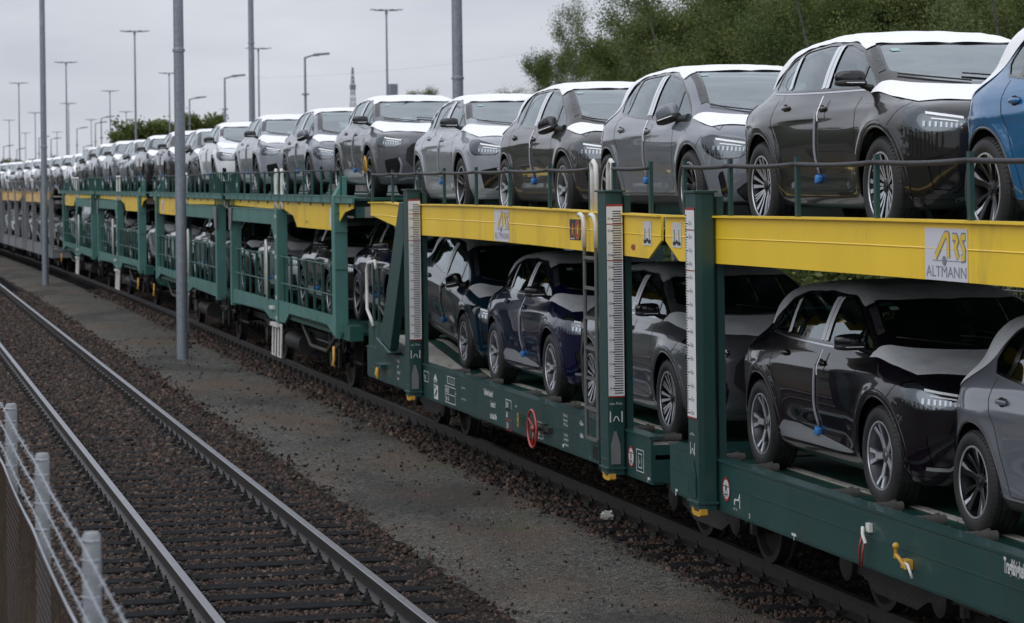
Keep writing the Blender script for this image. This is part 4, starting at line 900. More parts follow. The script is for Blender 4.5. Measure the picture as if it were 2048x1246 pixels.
for i, (za, zb) in enumerate(((24, 17), (20.5, 14), (30, 27))):
    xa, ya = onpx(440, 620); xb, yb = onpx(1120, 560); mb = MB(); mb.tube([(xa+(xb-xa)*t, ya+(yb-ya)*t, (zb+(za-zb)*t)-6*t*(1-t)) for t in np.linspace(0, 1, 14)], .014, 4)
    tag(mb.build('power_line', DIST), ['middle faint power line crossing the sky behind the white roofs', 'lowest faint power line crossing the sky behind the white roofs', 'highest faint power line crossing the sky behind the white roofs'][i], 'power line', 'overhead power lines')
# ------------------------------------------------------------------ trees
def leafmat(name, c0, c1, c2):
    m, n, b, o = pbsdf(name); N = n.nodes.new; L = n.links.new; b.inputs['Roughness'].default_value = .6; b.inputs['Specular IOR Level'].default_value = .25
    a = N('ShaderNodeAttribute'); a.attribute_name = 'rnd'; cr = N('ShaderNodeValToRGB'); L(a.outputs['Fac'], cr.inputs[0]); cr.color_ramp.elements[0].color = (*c0, 1); cr.color_ramp.elements[1].color = (*c2, 1); e = cr.color_ramp.elements.new(.55); e.color = (*c1, 1)
    L(cr.outputs[0], b.inputs['Base Color']); tr = N('ShaderNodeBsdfTranslucent'); L(cr.outputs[0], tr.inputs[0]); mx = N('ShaderNodeMixShader'); mx.inputs[0].default_value = .3; L(b.outputs[0], mx.inputs[1]); L(tr.outputs[0], mx.inputs[2]); L(mx.outputs[0], o.inputs[0])
    return m
LEAF = [leafmat('birch_leaves', (.062, .094, .026), (.115, .150, .040), (.21, .215, .055)), leafmat('birch_leaves_pale', (.075, .105, .036), (.130, .162, .055), (.22, .23, .075)), leafmat('alder_leaves', (.045, .078, .022), (.082, .122, .034), (.15, .18, .045))]
BARK = mat('bark', (.10, .095, .085), .8, var=.5, vscale=5); BIRCHB = mat('birch_bark', (.16, .155, .145), .7, var=.5, vscale=6)
def tree_mesh(seed, Ht, Rc, nleaf, lsz, droop=.5, conical=.5, low=.12, trunk_r=.14):
    rg = np.random.default_rng(seed); rn = random.Random(seed); mb = MB(); tips = []
    def limb(p, d, ln, r, lev):
        P = [p]; q = Vector(p); dd = Vector(d).normalized(); n = 5
        for i in range(n):
            dd = (dd+Vector((rn.uniform(-.16, .16), rn.uniform(-.16, .16), rn.uniform(-.05, .12) if lev < 2 else -droop*.18))).normalized(); q = q+dd*ln/n; P.append(tuple(q))
            if lev >= 1: tips.append((tuple(q), ln*(.22 if lev == 2 else .16)))
        mb.tube(P, [r*(1-.8*i/n) for i in range(n+1)], 5 if lev else 8, caps=False)
        if lev == 0:
            for i in range(2, 6):
                for q in range(5): tips.append((P[i], .30+.12*(5-i)))
        if lev < 2:
            for k in range(9 if lev == 0 else 5):
                t = rn.uniform(low if lev == 0 else .25, 1.0); i = min(int(t*n), n-1); b = Vector(P[i]).lerp(Vector(P[i+1]), t*n-i); a = rn.uniform(0, 6.28)
                e = Vector((math.cos(a), math.sin(a), rn.uniform(.25, .9))); 
                if lev: e = (Vector(dd)*.6+e*.7)
                l2 = (Rc*(1.15-conical*t)*rn.uniform(.75, 1.15)) if lev == 0 else ln*rn.uniform(.4, .7)
                limb(tuple(b), e, l2, r*(1-.75*t)*.5, lev+1)
    top = []
    limb((0, 0, 0), (rn.uniform(-.04, .04), rn.uniform(-.04, .04), 1), Ht*.93, trunk_r, 0)
    for k in range(14):
        t = rn.uniform(low, .97); a = rn.uniform(0, 6.28); b = Vector((0, 0, Ht*.93*t)); limb(tuple(b), (math.cos(a), math.sin(a), rn.uniform(.3, 1.1)), Rc*(1.2-conical*t)*rn.uniform(.7, 1.2), trunk_r*.35*(1-.7*t), 1)
    C_ = np.array([t[0] for t in tips]); S_ = np.array([t[1] for t in tips]); w_ = S_**2; w_ /= w_.sum(); idx = rg.choice(len(C_), nleaf, p=w_)
    P = C_[idx]+rg.normal(0, 1, (nleaf, 3))*np.clip(S_[idx], .18, .6)[:, None]*np.array([1, 1, .8]); P[:, 2] -= droop*np.abs(rg.normal(0, .25, nleaf)); P = P[P[:, 2] > .25]; n = len(P)
    # leaf faces: small diamonds, drooping
    a = rg.uniform(0, 6.28, n); t = rg.uniform(-1.2, .3, n); d1 = np.stack([np.cos(a)*np.cos(t), np.sin(a)*np.cos(t), np.sin(t)], -1); r = rg.normal(size=(n, 3)); d2 = np.cross(d1, r); d2 /= np.linalg.norm(d2, axis=1, keepdims=True)
    s = lsz*rg.uniform(.6, 1.3, (n, 1)); V = np.stack([P-d1*s, P+d2*s*.55, P+d1*s, P-d2*s*.55], 1).reshape(-1, 3)
    me = bpy.data.meshes.new('crown'); me.vertices.add(n*4); me.vertices.foreach_set('co', V.reshape(-1)); me.loops.add(n*4); me.loops.foreach_set('vertex_index', np.arange(n*4, dtype=np.int32)); me.polygons.add(n); me.polygons.foreach_set('loop_start', np.arange(0, n*4, 4, dtype=np.int32)); me.polygons.foreach_set('loop_total', np.full(n, 4, np.int32))
    clump = np.clip(rg.normal(.42, .16, len(C_)), 0, 1)[idx][:n] if len(idx) == n else np.clip(rg.normal(.42, .16, n), 0, 1)
    at = me.attributes.new('rnd', 'FLOAT', 'POINT'); at.data.foreach_set('value', np.repeat(np.clip(clump+rg.normal(0, .16, n), 0, 1), 4).astype(np.float32)); me.update()
    tm = bpy.data.meshes.new('trunk'); tm.from_pydata(mb.V, [], mb.F); tm.materials.append(BIRCHB if droop > .75 else BARK)
    return me, tm
def put_tree(kind, meshes, x, y, s, rz, lm, label, cat='tree', group=None, z=-.3, thin=1.):
    root = empty(kind, (x, y, z), rz, label, cat, group); root.scale = (s*thin, s*thin, s*random.uniform(.94, 1.06))
    for nm, me in zip(('crown', 'trunk'), meshes):
        o = bpy.data.objects.new(nm, me); COL.objects.link(o); o.parent = root
        if nm == 'crown':
            if not me.materials: me.materials.append(lm)
            o.material_slots[0].link = 'OBJECT'; o.material_slots[0].material = lm
    return root
TMESH = [tree_mesh(3, 13, 2.6, 85000, .052, .7, .6), tree_mesh(5, 12, 3.0, 85000, .052, .6, .4), tree_mesh(9, 11, 2.4, 80000, .055, .3, .5, .05), tree_mesh(14, 13.5, 2.8, 85000, .052, .8, .5)]
BUSH = tree_mesh(21, 3.4, 1.5, 26000, .048, .1, .2, .02, .05)
spots = [(1132, 92, 103), (1182, 72, 98), (1245, 55, 90), (1305, 10, 84), (1350, -10, 80), (1420, -30, 76), (1500, -40, 72), (1580, -50, 68), (1660, -60, 65), (1740, -60, 62), (1830, -60, 60), (1920, -70, 58), (2010, -70, 56), (2100, -70, 54)]
where = ['leftmost birch at the edge of the wood, crown reaching into the sky', 'second birch from the wood\'s left edge, loose top', 'birch above the dark grey hatchback roof', 'tall birch whose crown meets the sky left of the grey hatchback', 'birch directly above the grey hatchback roof', 'birch with yellowish leaves right of the grey hatchback roof', 'birch left of the charcoal SUV roof', 'birch at the charcoal SUV\'s rear roof edge', 'birch above the charcoal SUV\'s rear door', 'birch above the charcoal SUV\'s front door', 'birch above the charcoal SUV\'s windscreen', 'birch above the charcoal SUV\'s bonnet', 'birch above the blue car', 'rightmost birch behind the blue car']
for i, (px, top, d) in enumerate(spots):
    x, y = onpx(px, d); Hn = CAMH+(hz(px)-top)*d/5400.+.3; me = TMESH[i % 4]; base = (13, 12, 11, 13.5)[i % 4]
    put_tree('birch_tree', me, x, y, Hn/base*1.02, i*1.7, LEAF[(0, 1, 0, 2, 0, 1)[i % 6]], where[i], 'birch tree', 'birches in front of the wood', thin=.62 if i < 2 else .8 if i < 4 else 1)
sec = [(1158, 110, 112), (1215, 90, 106), (1300, 65, 100), (1330, 40, 92), (1385, 5, 90), (1455, -20, 86), (1535, -30, 84), (1615, -30, 80), (1700, -40, 78), (1785, -40, 76), (1875, -40, 74), (1965, -40, 72), (2060, -40, 70), (1098, 160, 118)]
for i, (px, top, d) in enumerate(sec):
    x, y = onpx(px, d); Hn = CAMH+(hz(px)-top)*d/5400.+.3; k = (i+2) % 4
    put_tree('leafy_tree', TMESH[k], x, y, Hn/(13, 12, 11, 13.5)[k]*1.02, i*2.3+1, LEAF[(2, 0, 1)[i % 3]], '%s dense tree from the left edge in the back row of the wood' % ORDN[i] if i < 13 else 'low tree at the wood\'s far left tip', 'tree', 'trees in the back row of the wood', thin=.62 if i in (0, 1, 13) else 1)
for i, (px, d) in enumerate([(1110, 96), (1150, 88), (1150, 82), (1210, 78), (1275, 74), (1330, 68), (1400, 62), (1470, 58), (1540, 54), (1620, 50), (1700, 47), (1790, 45), (1880, 43), (1970, 41)]):
    x, y = onpx(px, d); put_tree('shrub', BUSH, x, y, 1.25 if i else .9, i*1.3, LEAF[i % 3], '%s leafy shrub from the left at the foot of the wood' % ORDN[i], 'shrub', 'shrubs at the foot of the wood')
far = tree_mesh(31, 9, 2.5, 20000, .20, .1, .25, .03)
for i, (px, top, d) in enumerate([(268, 258, 400), (285, 244, 400), (312, 254, 405), (335, 250, 400), (362, 250, 408), (398, 236, 400), (414, 254, 403), (262, 282, 402), (424, 270, 400)]):
    x, y = onpx(px, d); Hn = CAMH+(hz(px)-top)*d/5400.; put_tree('bushy_tree', far, x, y, Hn/9.6, i*1.9, LEAF[0], '%s bushy tree from the left in the dark clump on the horizon' % ['second', 'third', 'fourth', 'fifth', 'sixth', 'seventh', 'eighth', 'leftmost', 'rightmost'][i], 'tree', 'clump of distant trees')
for i, (px, top, d) in enumerate([(857, 176, 260), (880, 190, 262), (1002, 165, 240), (1018, 178, 250)]):
    x, y = onpx(px, d); Hn = CAMH+(hz(px)-top)*d/5400.; put_tree('young_tree', TMESH[i % 4], x, y, Hn/13, i, LEAF[1], ['thin tree top left of a light grey SUV roof', 'small tree top beside the thin one', 'round tree top left of the birch wood', 'lower tree top touching the birch wood'][i], 'tree', 'tree tops above the roofs')
for i in range(44):
    put_tree('birch_tree', TMESH[i % 4], -25-4*random.random()-(3 if i % 2 else 0), -16+i*6.2, .66+.16*random.random(), i*2.1, LEAF[2], 'tall tree in the row left of the tracks', 'tree', 'row of trees left of the tracks')
# far treeline
n = 26000; a = RNG.uniform(-.35, .35, n); d = 1500+RNG.uniform(-60, 60, n); ppx = -500+RNG.random(n)*2300; ang = (ppx-1024)/5400.; X = d*ang*CT+d*ST; Y = d*CT-d*ang*ST
hmax = 13+3.5*np.sin(ppx*.021)+2*np.sin(ppx*.057+1); Z = hmax*np.sqrt(RNG.random(n)); s = RNG.uniform(.8, 2.0, n)
V = np.stack([X, Y, Z], -1)[:, None, :]+RNG.normal(0, 1, (n, 3, 3))*s[:, None, None]; me = bpy.data.meshes.new('distant_wood'); me.from_pydata(V.reshape(-1, 3).tolist(), [], np.arange(n*3).reshape(-1, 3).tolist())
me.attributes.new('rnd', 'FLOAT', 'POINT').data.foreach_set('value', RNG.random(n*3).astype(np.float32)); me.materials.append(LEAF[2]); o = bpy.data.objects.new('distant_wood', me); COL.objects.link(o); tag(o, 'far off wood along the horizon at the left', kind='stuff')
# fence behind the train
CONC = mat('concrete_post', (.17, .165, .15), .8, var=.2); root = empty('yard_fence', (15.5, 40, 0), 0, 'mesh fence on concrete posts behind the train', 'fence')
for k in range(26):
    mb = MB(); y = 10+k*2.6-40; mb.box(-.07, .07, y-.07, y+.07, -.3, 2.35); mb.build('post', CONC, root)
mb = MB()
for z in (.1, .6, 1.1, 1.6, 2.1): mb.tube([(0, -31, z), (0, 38, z)], .008, 4)
for y in np.arange(-30, 38, .12): mb.tube([(0, y, -.1), (0, y, 2.15)], .003, 3, caps=False)
mb.build('mesh', GALV, root)
for i in range(10):
    put_tree('hedge_bush', BUSH, 17.5+random.random(), 14+i*4.3, .95, i*1.1, LEAF[(0, 2)[i % 2]], '%s dark bush from the right behind the fence beyond the train' % ORDN[i], 'bush', 'bushes behind the yard fence')
# ------------------------------------------------------------------ lettering
def text_mesh(s, size, shear=0., sx=1., bold=0., align='LEFT'):
    cu = bpy.data.curves.new('t', 'FONT'); cu.body = s; cu.size = size; cu.shear = shear; cu.align_x = align; cu.offset = bold; cu.resolution_u = 2
    o = bpy.data.objects.new('t', cu); COL.objects.link(o); dg = bpy.context.evaluated_depsgraph_get(); me = o.evaluated_get(dg).to_mesh()
    V = [(v.co.x*sx, v.co.y) for v in me.vertices]; F = [tuple(p.vertices) for p in me.polygons]; o.to_mesh_clear(); bpy.data.objects.remove(o); return V, F
class Side:
    """drawing on a vertical face that looks toward -x (u runs toward -y)"""
    def __init__(s, x, y, z): s.x, s.y, s.z = x, y, z
    def p(s, u, v, d=0): return (s.x-d, s.y-u, s.z+v)
class Front(Side):
    """drawing on a vertical face that looks toward -y (u runs toward +x)"""
    def p(s, u, v, d=0): return (s.x+u, s.y-d, s.z+v)
def dtext(mb, fr, s, u, v, size, m, d=.004, **k):
    V, F = text_mesh(s, size, **k); P = [fr.p(u+a, v+b, d) for a, b in V]; mb.add(P, F, m)
def dpoly(mb, fr, pts, m, d=.003, th=.0015):
    n = len(pts); V = [fr.p(a, b, d) for a, b in pts]+[fr.p(a, b, d-th) for a, b in pts]; mb.add(V, [tuple(range(n)), tuple(range(n, 2*n))[::-1]]+[(i, i+n, (i+1) % n+n, (i+1) % n) for i in range(n)], m)
def drect(mb, fr, u0, u1, v0, v1, m, d=.003): dpoly(mb, fr, [(u0, v0), (u1, v0), (u1, v1), (u0, v1)], m, d)
def dframe(mb, fr, u0, u1, v0, v1, w_, m, d=.003):
    drect(mb, fr, u0, u1, v0, v0+w_, m, d); drect(mb, fr, u0, u1, v1-w_, v1, m, d); drect(mb, fr, u0, u0+w_, v0+w_, v1-w_, m, d); drect(mb, fr, u1-w_, u1, v0+w_, v1-w_, m, d)
def dring(mb, fr, u, v, r0, r1, m, d=.003, n=28, sv=1.):
    P = [fr.p(u+r*math.cos(a), v+r*sv*math.sin(a), d) for r in (r0, r1) for a in np.linspace(0, 2*math.pi, n, endpoint=False)]; mb.add(P, [(i, (i+1) % n, (i+1) % n+n, i+n) for i in range(n)], m)
def ddisc(mb, fr, u, v, r, m, d=.003, n=28, sv=1.): mb.add([fr.p(u+r*math.cos(a), v+r*sv*math.sin(a), d) for a in np.linspace(0, 2*math.pi, n, endpoint=False)], [tuple(range(n))], m)
def ruler(par, fr, w_, h, org, lines_right=True, top=300):
    mb = MB(); drect(mb, fr, 0, w_, -h, 0, 0, .004); drect(mb, fr, 0, w_, 0, .02, 1, .0042); drect(mb, fr, 0, w_, -h-.012, -h, 1, .0042)
    n = int(h/.022)
    for k in range(2, n):
        v = -k*.022; big = k % 5 == 0
        if lines_right: drect(mb, fr, w_*(.38 if not big else .28), w_*.92, v-.0042, v+.0042, 2, .0065)
        else: drect(mb, fr, 0.004, w_*(.14 if not big else .34), v-.004, v+.004, 2, .0065)
        if big: dtext(mb, fr, '%d m' % max(10, (top-k*10)//10), w_*(.05 if lines_right else .42), v-.012, .05 if not lines_right else .034, 2, .0065, sx=.8)
    for v in (-.16, -.49): drect(mb, fr, 0, w_, v-.004, v+.004, 1, .0072)
    mb.build('clearance_scale', [WHTP, REDM, BLKD], par, org=org)
WHTP = mat('scale_white', (.68, .68, .69), .45, var=.08, vscale=4)
def logo(par, fr, w_, h, org):
    mb = MB(); drect(mb, fr, 0, w_, -h, 0, 0)
    def stroke(pts, wd, m, d):
        pts = [(u*w_, -v*h) for u, v in pts]
        for i, ((x0, y0), (x1, y1)) in enumerate(zip(pts[:-1], pts[1:])):
            L = math.hypot(x1-x0, y1-y0); nx, ny = -(y1-y0)/L*wd/2, (x1-x0)/L*wd/2; dpoly(mb, fr, [(x0+nx, y0+ny), (x0-nx, y0-ny), (x1-nx, y1-ny), (x1+nx, y1+ny)], m, d+i*.0001, .0002)
        for i, (x, y) in enumerate(pts[1:-1]): ddisc(mb, fr, x, y, wd/2, m, d+.0006+i*.0001, 12)
    LT = [[(.26, .56), (.49, .13), (.56, .13), (.565, .56)], [(.66, .16), (.75, .16), (.775, .24), (.745, .32), (.69, .34)], [(.72, .34), (.79, .56)], [(.965, .155), (.885, .155), (.865, .25), (.93, .40), (.925, .55), (.86, .56)]]
    for m, wd, d in ((1, .056, .0045), (2, .036, .0062)):
        for p in LT: stroke(p, wd, m, d)
    drect(mb, fr, .18*w_, .97*w_, -.625*h, -.61*h, 1, .005); ddisc(mb, fr, .47*w_, -.617*h, .045*w_, 1, .0075)
    V, F = text_mesh('ALTMANN', 1.0); mx = max(a for a, b in V); sc_ = .94*w_/mx; mb.add([fr.p(.03*w_+a*sc_, -.93*h+b*.30*h, .0045) for a, b in V], F, 1)
    mb.build('company_logo', [LOGOP, LGREY, LYEL], par, org=org)
# ------------------------------------------------------------------ running gear
def wheelset(par, y, gauge=.7525, r=.37):
    mb = MB()
    for s in (-1, 1):
        x = s*gauge; mb.lathe([(.0, x+s*.07), (r*.30, x+s*.08), (r*.35, x+s*.03), (r*.8, x+s*.0), (r*.86, x+s*.06), (r, x+s*.055), (r*.995, x-s*.045), (r+.03, x-s*.055), (r+.028, x-s*.08), (r*.8, x-s*.08), (r*.3, x-s*.03), (0, x-s*.03)], 'x', (0, 0, 0), n=36, closed=False)
    mb.tube([(-.9, 0, 0), (.9, 0, 0)], .08, 12)
    mb.build('wheelset', STEEL, par, 40, loc=(0, y, r))
def bogie(par, y, wb=1.8, r=.37):
    for s in (-1, 1): wheelset(par, y+s*wb/2, r=r)
    mb = MB()
    for s in (-1, 1):
        x = s*1.0
        mb.prism([(y-wb/2-.35, .42), (y-wb/2-.3, .52), (y-.45, .50), (y-.35, .40), (y+.35, .40), (y+.45, .50), (y+wb/2+.3, .52), (y+wb/2+.35, .42), (y+wb/2+.1, .33), (y+wb/2-.3, .30), (y+.4, .22), (y-.4, .22), (y-wb/2+.3, .30), (y-wb/2-.1, .33)], 'x', x-.06, x+.06)
        for q in (-1, 1):
            mb.lathe([(0, x-s*.08), (.13, x-s*.08), (.13, x+s*.10), (.09, x+s*.12), (0, x+s*.12)], 'x', (0, y+q*wb/2, r), n=20, closed=False)
            for e in (-.24, .24): mb.tube([(x, y+q*wb/2+e, .28), (x, y+q*wb/2+e, .50)], .05, 8)
    mb.box(-.9, .9, y-.18, y+.18, .38, .50); mb.build('bogie_frame', STEEL, par, 35)
def axle_gear(par, y, r=.46):
    wheelset(par, y, r=r)
    for s in (-1, 1):
        x = s*1.02; mb = MB()
        for q in range(5): mb.box(x-.05, x+.05, y-.62+q*.10, y+.62-q*.10, .62+.022*(4-q), .64+.022*(4-q))
        mb.lathe([(0, x-s*.08), (.14, x-s*.08), (.14, x+s*.10), (0, x+s*.12)], 'x', (0, y, r), n=20, closed=False)
        for q in (-1, 1): mb.prism([(y+q*.16, .32), (y+q*.30, .32), (y+q*.42, .98), (y+q*.20, .98)], 'x', x-.02, x+.02); mb.tube([(x, y+q*.62, .64), (x, y+q*.72, .95)], .025, 6)
        mb.build('axle_guard', STEEL, par, 35)
def under(par, y0, y1, org=0):
    mb = MB(); mb.box(-.55, .55, y0, y1, .50, .62); mb.tube([(-.8, y0+.5, .42), (-.8, y1-.5, .42)], .03, 8); mb.tube([(-1.0, (y0+y1)/2-.8, .50), (-1.0, (y0+y1)/2+.8, .50)], .16, 14)
    mb.box(-1.1, -.7, (y0+y1)/2+1.5, (y0+y1)/2+2.1, .38, .62); mb.build('underframe_gear', STEEL, par, 40)
# ------------------------------------------------------------------ flat sided carrier unit with yellow beam
def carrier(Y0, Y1, jointfar, label, mats, posts, detail=True, root=None, curve=None, raised='far'):
    """unit between Y0 (near) and Y1 (far). jointfar: the articulated end is the far one"""
    GN, YM, DK = mats; org = (TC, 0, 0)
    if root is None: root = empty('car_transporter_wagon', (TC, (Y0+Y1)/2, 0), 0, label, 'railway wagon', 'car transporter wagons of the train')
    yc = (Y0+Y1)/2; O = (0, yc, 0)     # all shapes below in train coords (x from centre, y world) then shifted
    B = lambda mb, n, mt, sm=False: mb.build(n, mt, root, sm, org=O)
    X = -1.48
    # side sills
    mb = MB()
    for s in (-1, 1):
        a, b = sorted((s*1.48, s*1.455)); mb.box(a, b, Y0, Y1, .57, .955)
        mb.box(s*1.495, s*1.36, Y0, Y1, .957, .975); mb.box(s*1.47, s*1.36, Y0, Y1, .55, .568); mb.box(s*1.484, s*1.4805, Y0+.02, Y1-.02, .770, .778)
        for y in (Y0, Y1-.02): mb.box(s*1.453, s*.4, y, y+.02, .56, .90)
    if detail:
        mb.box(-1.481, -1.47, Y1-2.2, Y1-2.19, .5, .94)
    B(mb, 'side_sill', GN)
    # lower deck
    ramp = 2.2 if raised else 0
    prof = [(Y0, .80), (Y1, .80)]
    if raised == 'far': prof = [(Y0, .81), (Y1-4.35, .81), (Y1-1.5, 1.09), (Y1, 1.09)]
    if raised == 'near': prof = [(Y0, 1.09), (Y0+1.5, 1.09), (Y0+4.35, .81), (Y1, .81)]
    mb = MB()
    for (ya, za), (yb, zb) in zip(prof[:-1], prof[1:]):
        V = [(-1.44, ya, za), (1.44, ya, za), (1.44, yb, zb), (-1.44, yb, zb)]; V += [(x, y, z-.04) for x, y, z in V]; mb.add(V, [(0, 1, 2, 3), (4, 7, 6, 5), (0, 4, 5, 1), (3, 2, 6, 7), (0, 3, 7, 4), (1, 5, 6, 2)])
    if raised == 'far': mb.box(-1.455, -1.43, Y1-1.3, Y1, .975, 1.33); mb.box(1.43, 1.455, Y1-1.3, Y1, .975, 1.33)
    B(mb, 'lower_deck', DK)
    mb = MB(); 
    for (ya, za), (yb, zb) in zip(prof[:-1], prof[1:]):
        n = max(1, int((yb-ya)/1.5))
        for k in range(n):
            a, b = ya+(yb-ya)*k/n+.012, ya+(yb-ya)*(k+1)/n-.012; f = lambda y: za+(zb-za)*(y-ya)/(yb-ya)
            for x0, x1 in ((-1.30, -.92), (-.72, -.64), (.64, .72), (.92, 1.30)):
                V = [(x0, a, f(a)+.012), (x1, a, f(a)+.012), (x1, b, f(b)+.012), (x0, b, f(b)+.012)]; V += [(x, y, z-.010) for x, y, z in V]; mb.add(V, [(0, 1, 2, 3), (4, 7, 6, 5), (0, 4, 5, 1), (3, 2, 6, 7), (0, 3, 7, 4), (1, 5, 6, 2)])
    tread = B(mb, 'wheel_track', TREADP)
    # upper deck beams
    L_ = Y1-Y0; arch = lambda y: .035*math.sin(math.pi*min(max((y-Y0)/L_, 0), 1))
    jy, ey = (Y1, Y0) if jointfar else (Y0, Y1); sg = -1 if jointfar else 1     # sg: direction from joint into the unit
    ja = jy-sg*0.40 if not jointfar else jy+.06
    ja = (Y0-.40) if not jointfar else (Y1+.06)
    pts_top, pts_bot = [], []
    for k in range(13):
        y = ja+(ey-sg*.4-ja)*k/12.; pts_top.append((y, 2.915+arch(y)+(.03 if k > 10 else 0)))
    endy = pts_top[-1][0]
    lo = lambda y: 2.545+arch(y)
    bot = [(ja, 2.71), (ja+sg*.40, lo(ja+sg*.4))]+[(ja+sg*(.4+(L_-3.4)*k/8.), lo(ja+sg*(.4+(L_-3.4)*k/8.))) for k in range(1, 9)]+[(endy, 2.79)]
    mb = MB()
    for s in (-1, 1):
        a, b = s*1.478, s*1.455
        top = pts_top; poly = top+bot[::-1]; mb.prism(poly, 'x', a, b)
        for (ya, za), (yb, zb) in zip(top[:-1], top[1:]):
            for (w0, w1, h0, h1) in ((s*1.515, s*1.38, .002, .018),):
                V = [(w0, ya, za+h0), (w1, ya, za+h0), (w1, yb, zb+h0), (w0, yb, zb+h0), (w0, ya, za+h1), (w1, ya, za+h1), (w1, yb, zb+h1), (w0, yb, zb+h1)]; mb.add(V, [(0, 3, 2, 1), (4, 5, 6, 7), (0, 1, 5, 4), (1, 2, 6, 5), (2, 3, 7, 6), (3, 0, 4, 7)])
            V = [(s*1.484, ya, za-.165), (s*1.4785, ya, za-.172), (s*1.4785, yb, zb-.172), (s*1.484, yb, zb-.165), (s*1.4785, ya, za-.158), (s*1.4785, yb, zb-.158)]; mb.add(V, [(0, 1, 2, 3), (0, 3, 5, 4)])
    nf_ = len(mb.F)//2; mb.mi = [0]*nf_+[1]*(len(mb.F)-nf_); B(mb, 'upper_beam', [YM, DK])
    # upper deck floor and cross members
    mb = MB(); ya, yb = min(ja, endy), max(ja, endy)
    for x0, x1 in ((-1.44, -.52), (.52, 1.44)): mb.box(x0, x1, ya, yb, 2.755, 2.79)
    k = ya+.3
    while k < yb: mb.box(-1.45, 1.45, k, k+.09, 2.66, 2.753); k += 1.15
    mb.box(-.52, .52, ya, yb, 2.765, 2.775)
    B(mb, 'upper_deck', DK)
    mb = MB(); k = ya+.2
    while k < yb-.7:
        for x0, x1 in ((-1.28, -.93), (.93, 1.28)): mb.box(x0, x1, k, k+.9, 2.792, 2.80)
        k += .96
    B(mb, 'wheel_track', TREADP)
    # posts (corner y, ruler face)
    for (y, face) in posts:
        for s in (-1, 1):
            mb = MB(); x0, x1 = -1.655, -1.487
            poly = [(x0, y), (x0, y+.27), (x1, y+.27), (x1, y+.02), (x1-.02, y+.002), (x1-.05, y), (x0+.05, y-.004)]
            poly = [(s*-a, b) for a, b in poly]
            mb.prism(poly, 'z', .56, 3.13); q = [(s*1.675, y-.02), (s*1.47, y-.02), (s*1.47, y+.30), (s*1.675, y+.30)]; mb.prism(q, 'z', 3.13, 3.148)
            mb.box(s*1.46, s*1.40, y+.05, y+.22, .8, 3.10); mb.prism([(s*1.671, y-.015), (s*1.49, y-.015), (s*1.49, y+.29), (s*1.671, y+.29)], 'z', .61, .63)
            if s < 0: mb.box(-1.658, -1.653, y+.02, y+.25, .70, .704)
            o = B(mb, 'deck_post', GN); recal(o, .012)
        if face and detail:
            if face == 'front': ruler(root, Front(-1.648, y-.006, 3.0), .150, 1.72, O, True)
            else: ruler(root, Side(-1.658, y+.262, 2.99), .245, 1.68, O, False)
            fr = Front(-1.64, y-.005, 1.14) if face == 'front' else Side(-1.657, y+.21, 1.10)
            mb = MB(); dtext(mb, fr, 'max. 70 km', 0, .06, .034, 0, sx=.75); 
            for pts in ([(.0, .0), (.012, .0), (.012, -.10), (0, -.10)], [(.11, 0), (.122, 0), (.122, -.10), (.11, -.10)], [(.03, -.09), (.05, -.045), (.075, -.045), (.095, -.09), (.085, -.09), (.07, -.055), (.055, -.055), (.04, -.09)]): dpoly(mb, fr, pts, 0)
            B(mb, 'lettering', LETT)
            if face == 'front':
                mb = MB(); f2 = Front(-1.60, y-.004, .96); dpoly(mb, f2, [(-.03, -.30), (-.03, -.13), (.0, 0), (.02, 0), (.055, -.13), (.055, -.30)], 0, .012, .01); B(mb, 'pointer_plate', PLATE)
            else:
                mb = MB(); f2 = Side(-1.658, y+.14, .96); dpoly(mb, f2, [(-.06, -.30), (-.06, -.13), (.0, 0), (.02, 0), (.08, -.13), (.09, -.30)], 0, .012, .01); B(mb, 'pointer_plate', GN)
            mb = MB(); mb.tube([(-1.60, y+.05, .66), (-1.60, y+.05, .56)], .02, 8); mb.prism([(y-.05, .575), (y-.05, .53), (y-.01, .515), (y+.14, .515), (y+.19, .53), (y+.19, .575), (y+.165, .575), (y+.14, .55), (y, .55), (y-.02, .575)], 'x', -1.66, -1.60); o = B(mb, 'yellow_hook', YHOOK)
    # coupling boxes / round plates at the joint
    mb = MB(); yj = Y0 if not jointfar else Y1
    mb.box(-.9, .9, yj-.3, yj+.3, .60, .80) if not jointfar else mb.box(-.5, .5, yj, yj+.25, .50, .62)
    B(mb, 'coupling_beam', STEEL)
    under(root, Y0+3-yc, Y1-3-yc)
    return root, O
def railing(root, O, ys, z0=2.945, zt=3.40, x=-1.452, mt=None, hose=True, sag=.014, r=.018, w_=.028):
    for y in ys:
        mb = MB(); mb.box(x-w_*.9, x+w_*.2, y, y+.05, z0, zt); mb.build('railing_post', mt or GREEN, root, org=O)
    mb = MB()
    for a, b in zip(ys[:-1], ys[1:]):
        mb.tube([(x-.02, a+.03+(b-a)*t, zt-.055-sag*4*t*(1-t)*min(1, (b-a)/1.6)) for t in np.linspace(0, 1, 9)], r, 8)
    mb.build('rope' if hose else 'hand_rail', HOSE if hose else (mt or GREEN), root, True, org=O)
ROOT1, O1 = carrier(7.4, 22.28, True, 'nearest green car carrier wagon with yellow beam and large company logo, right edge', (GREEN, YEL, GREEN2), [(20.885, 'side'), (10.3, 'side')], raised='near')
ROOT2, O2 = carrier(22.87, 36.95, False, 'green car carrier wagon with yellow beam, red handwheel and grey ladder, in the middle', (GREEN, YEL, GREEN2), [(23.65, 'front'), (33.0, 'front')])
def part(root, O, mb, name, mt, sm=False): return mb.build(name, mt, root, sm, org=O)
railing(ROOT2, O2, [22.80, 24.02]); railing(ROOT2, O2, [24.85, 26.45, 28.21, 29.88, 31.65, 33.18, 34.96, 36.45])
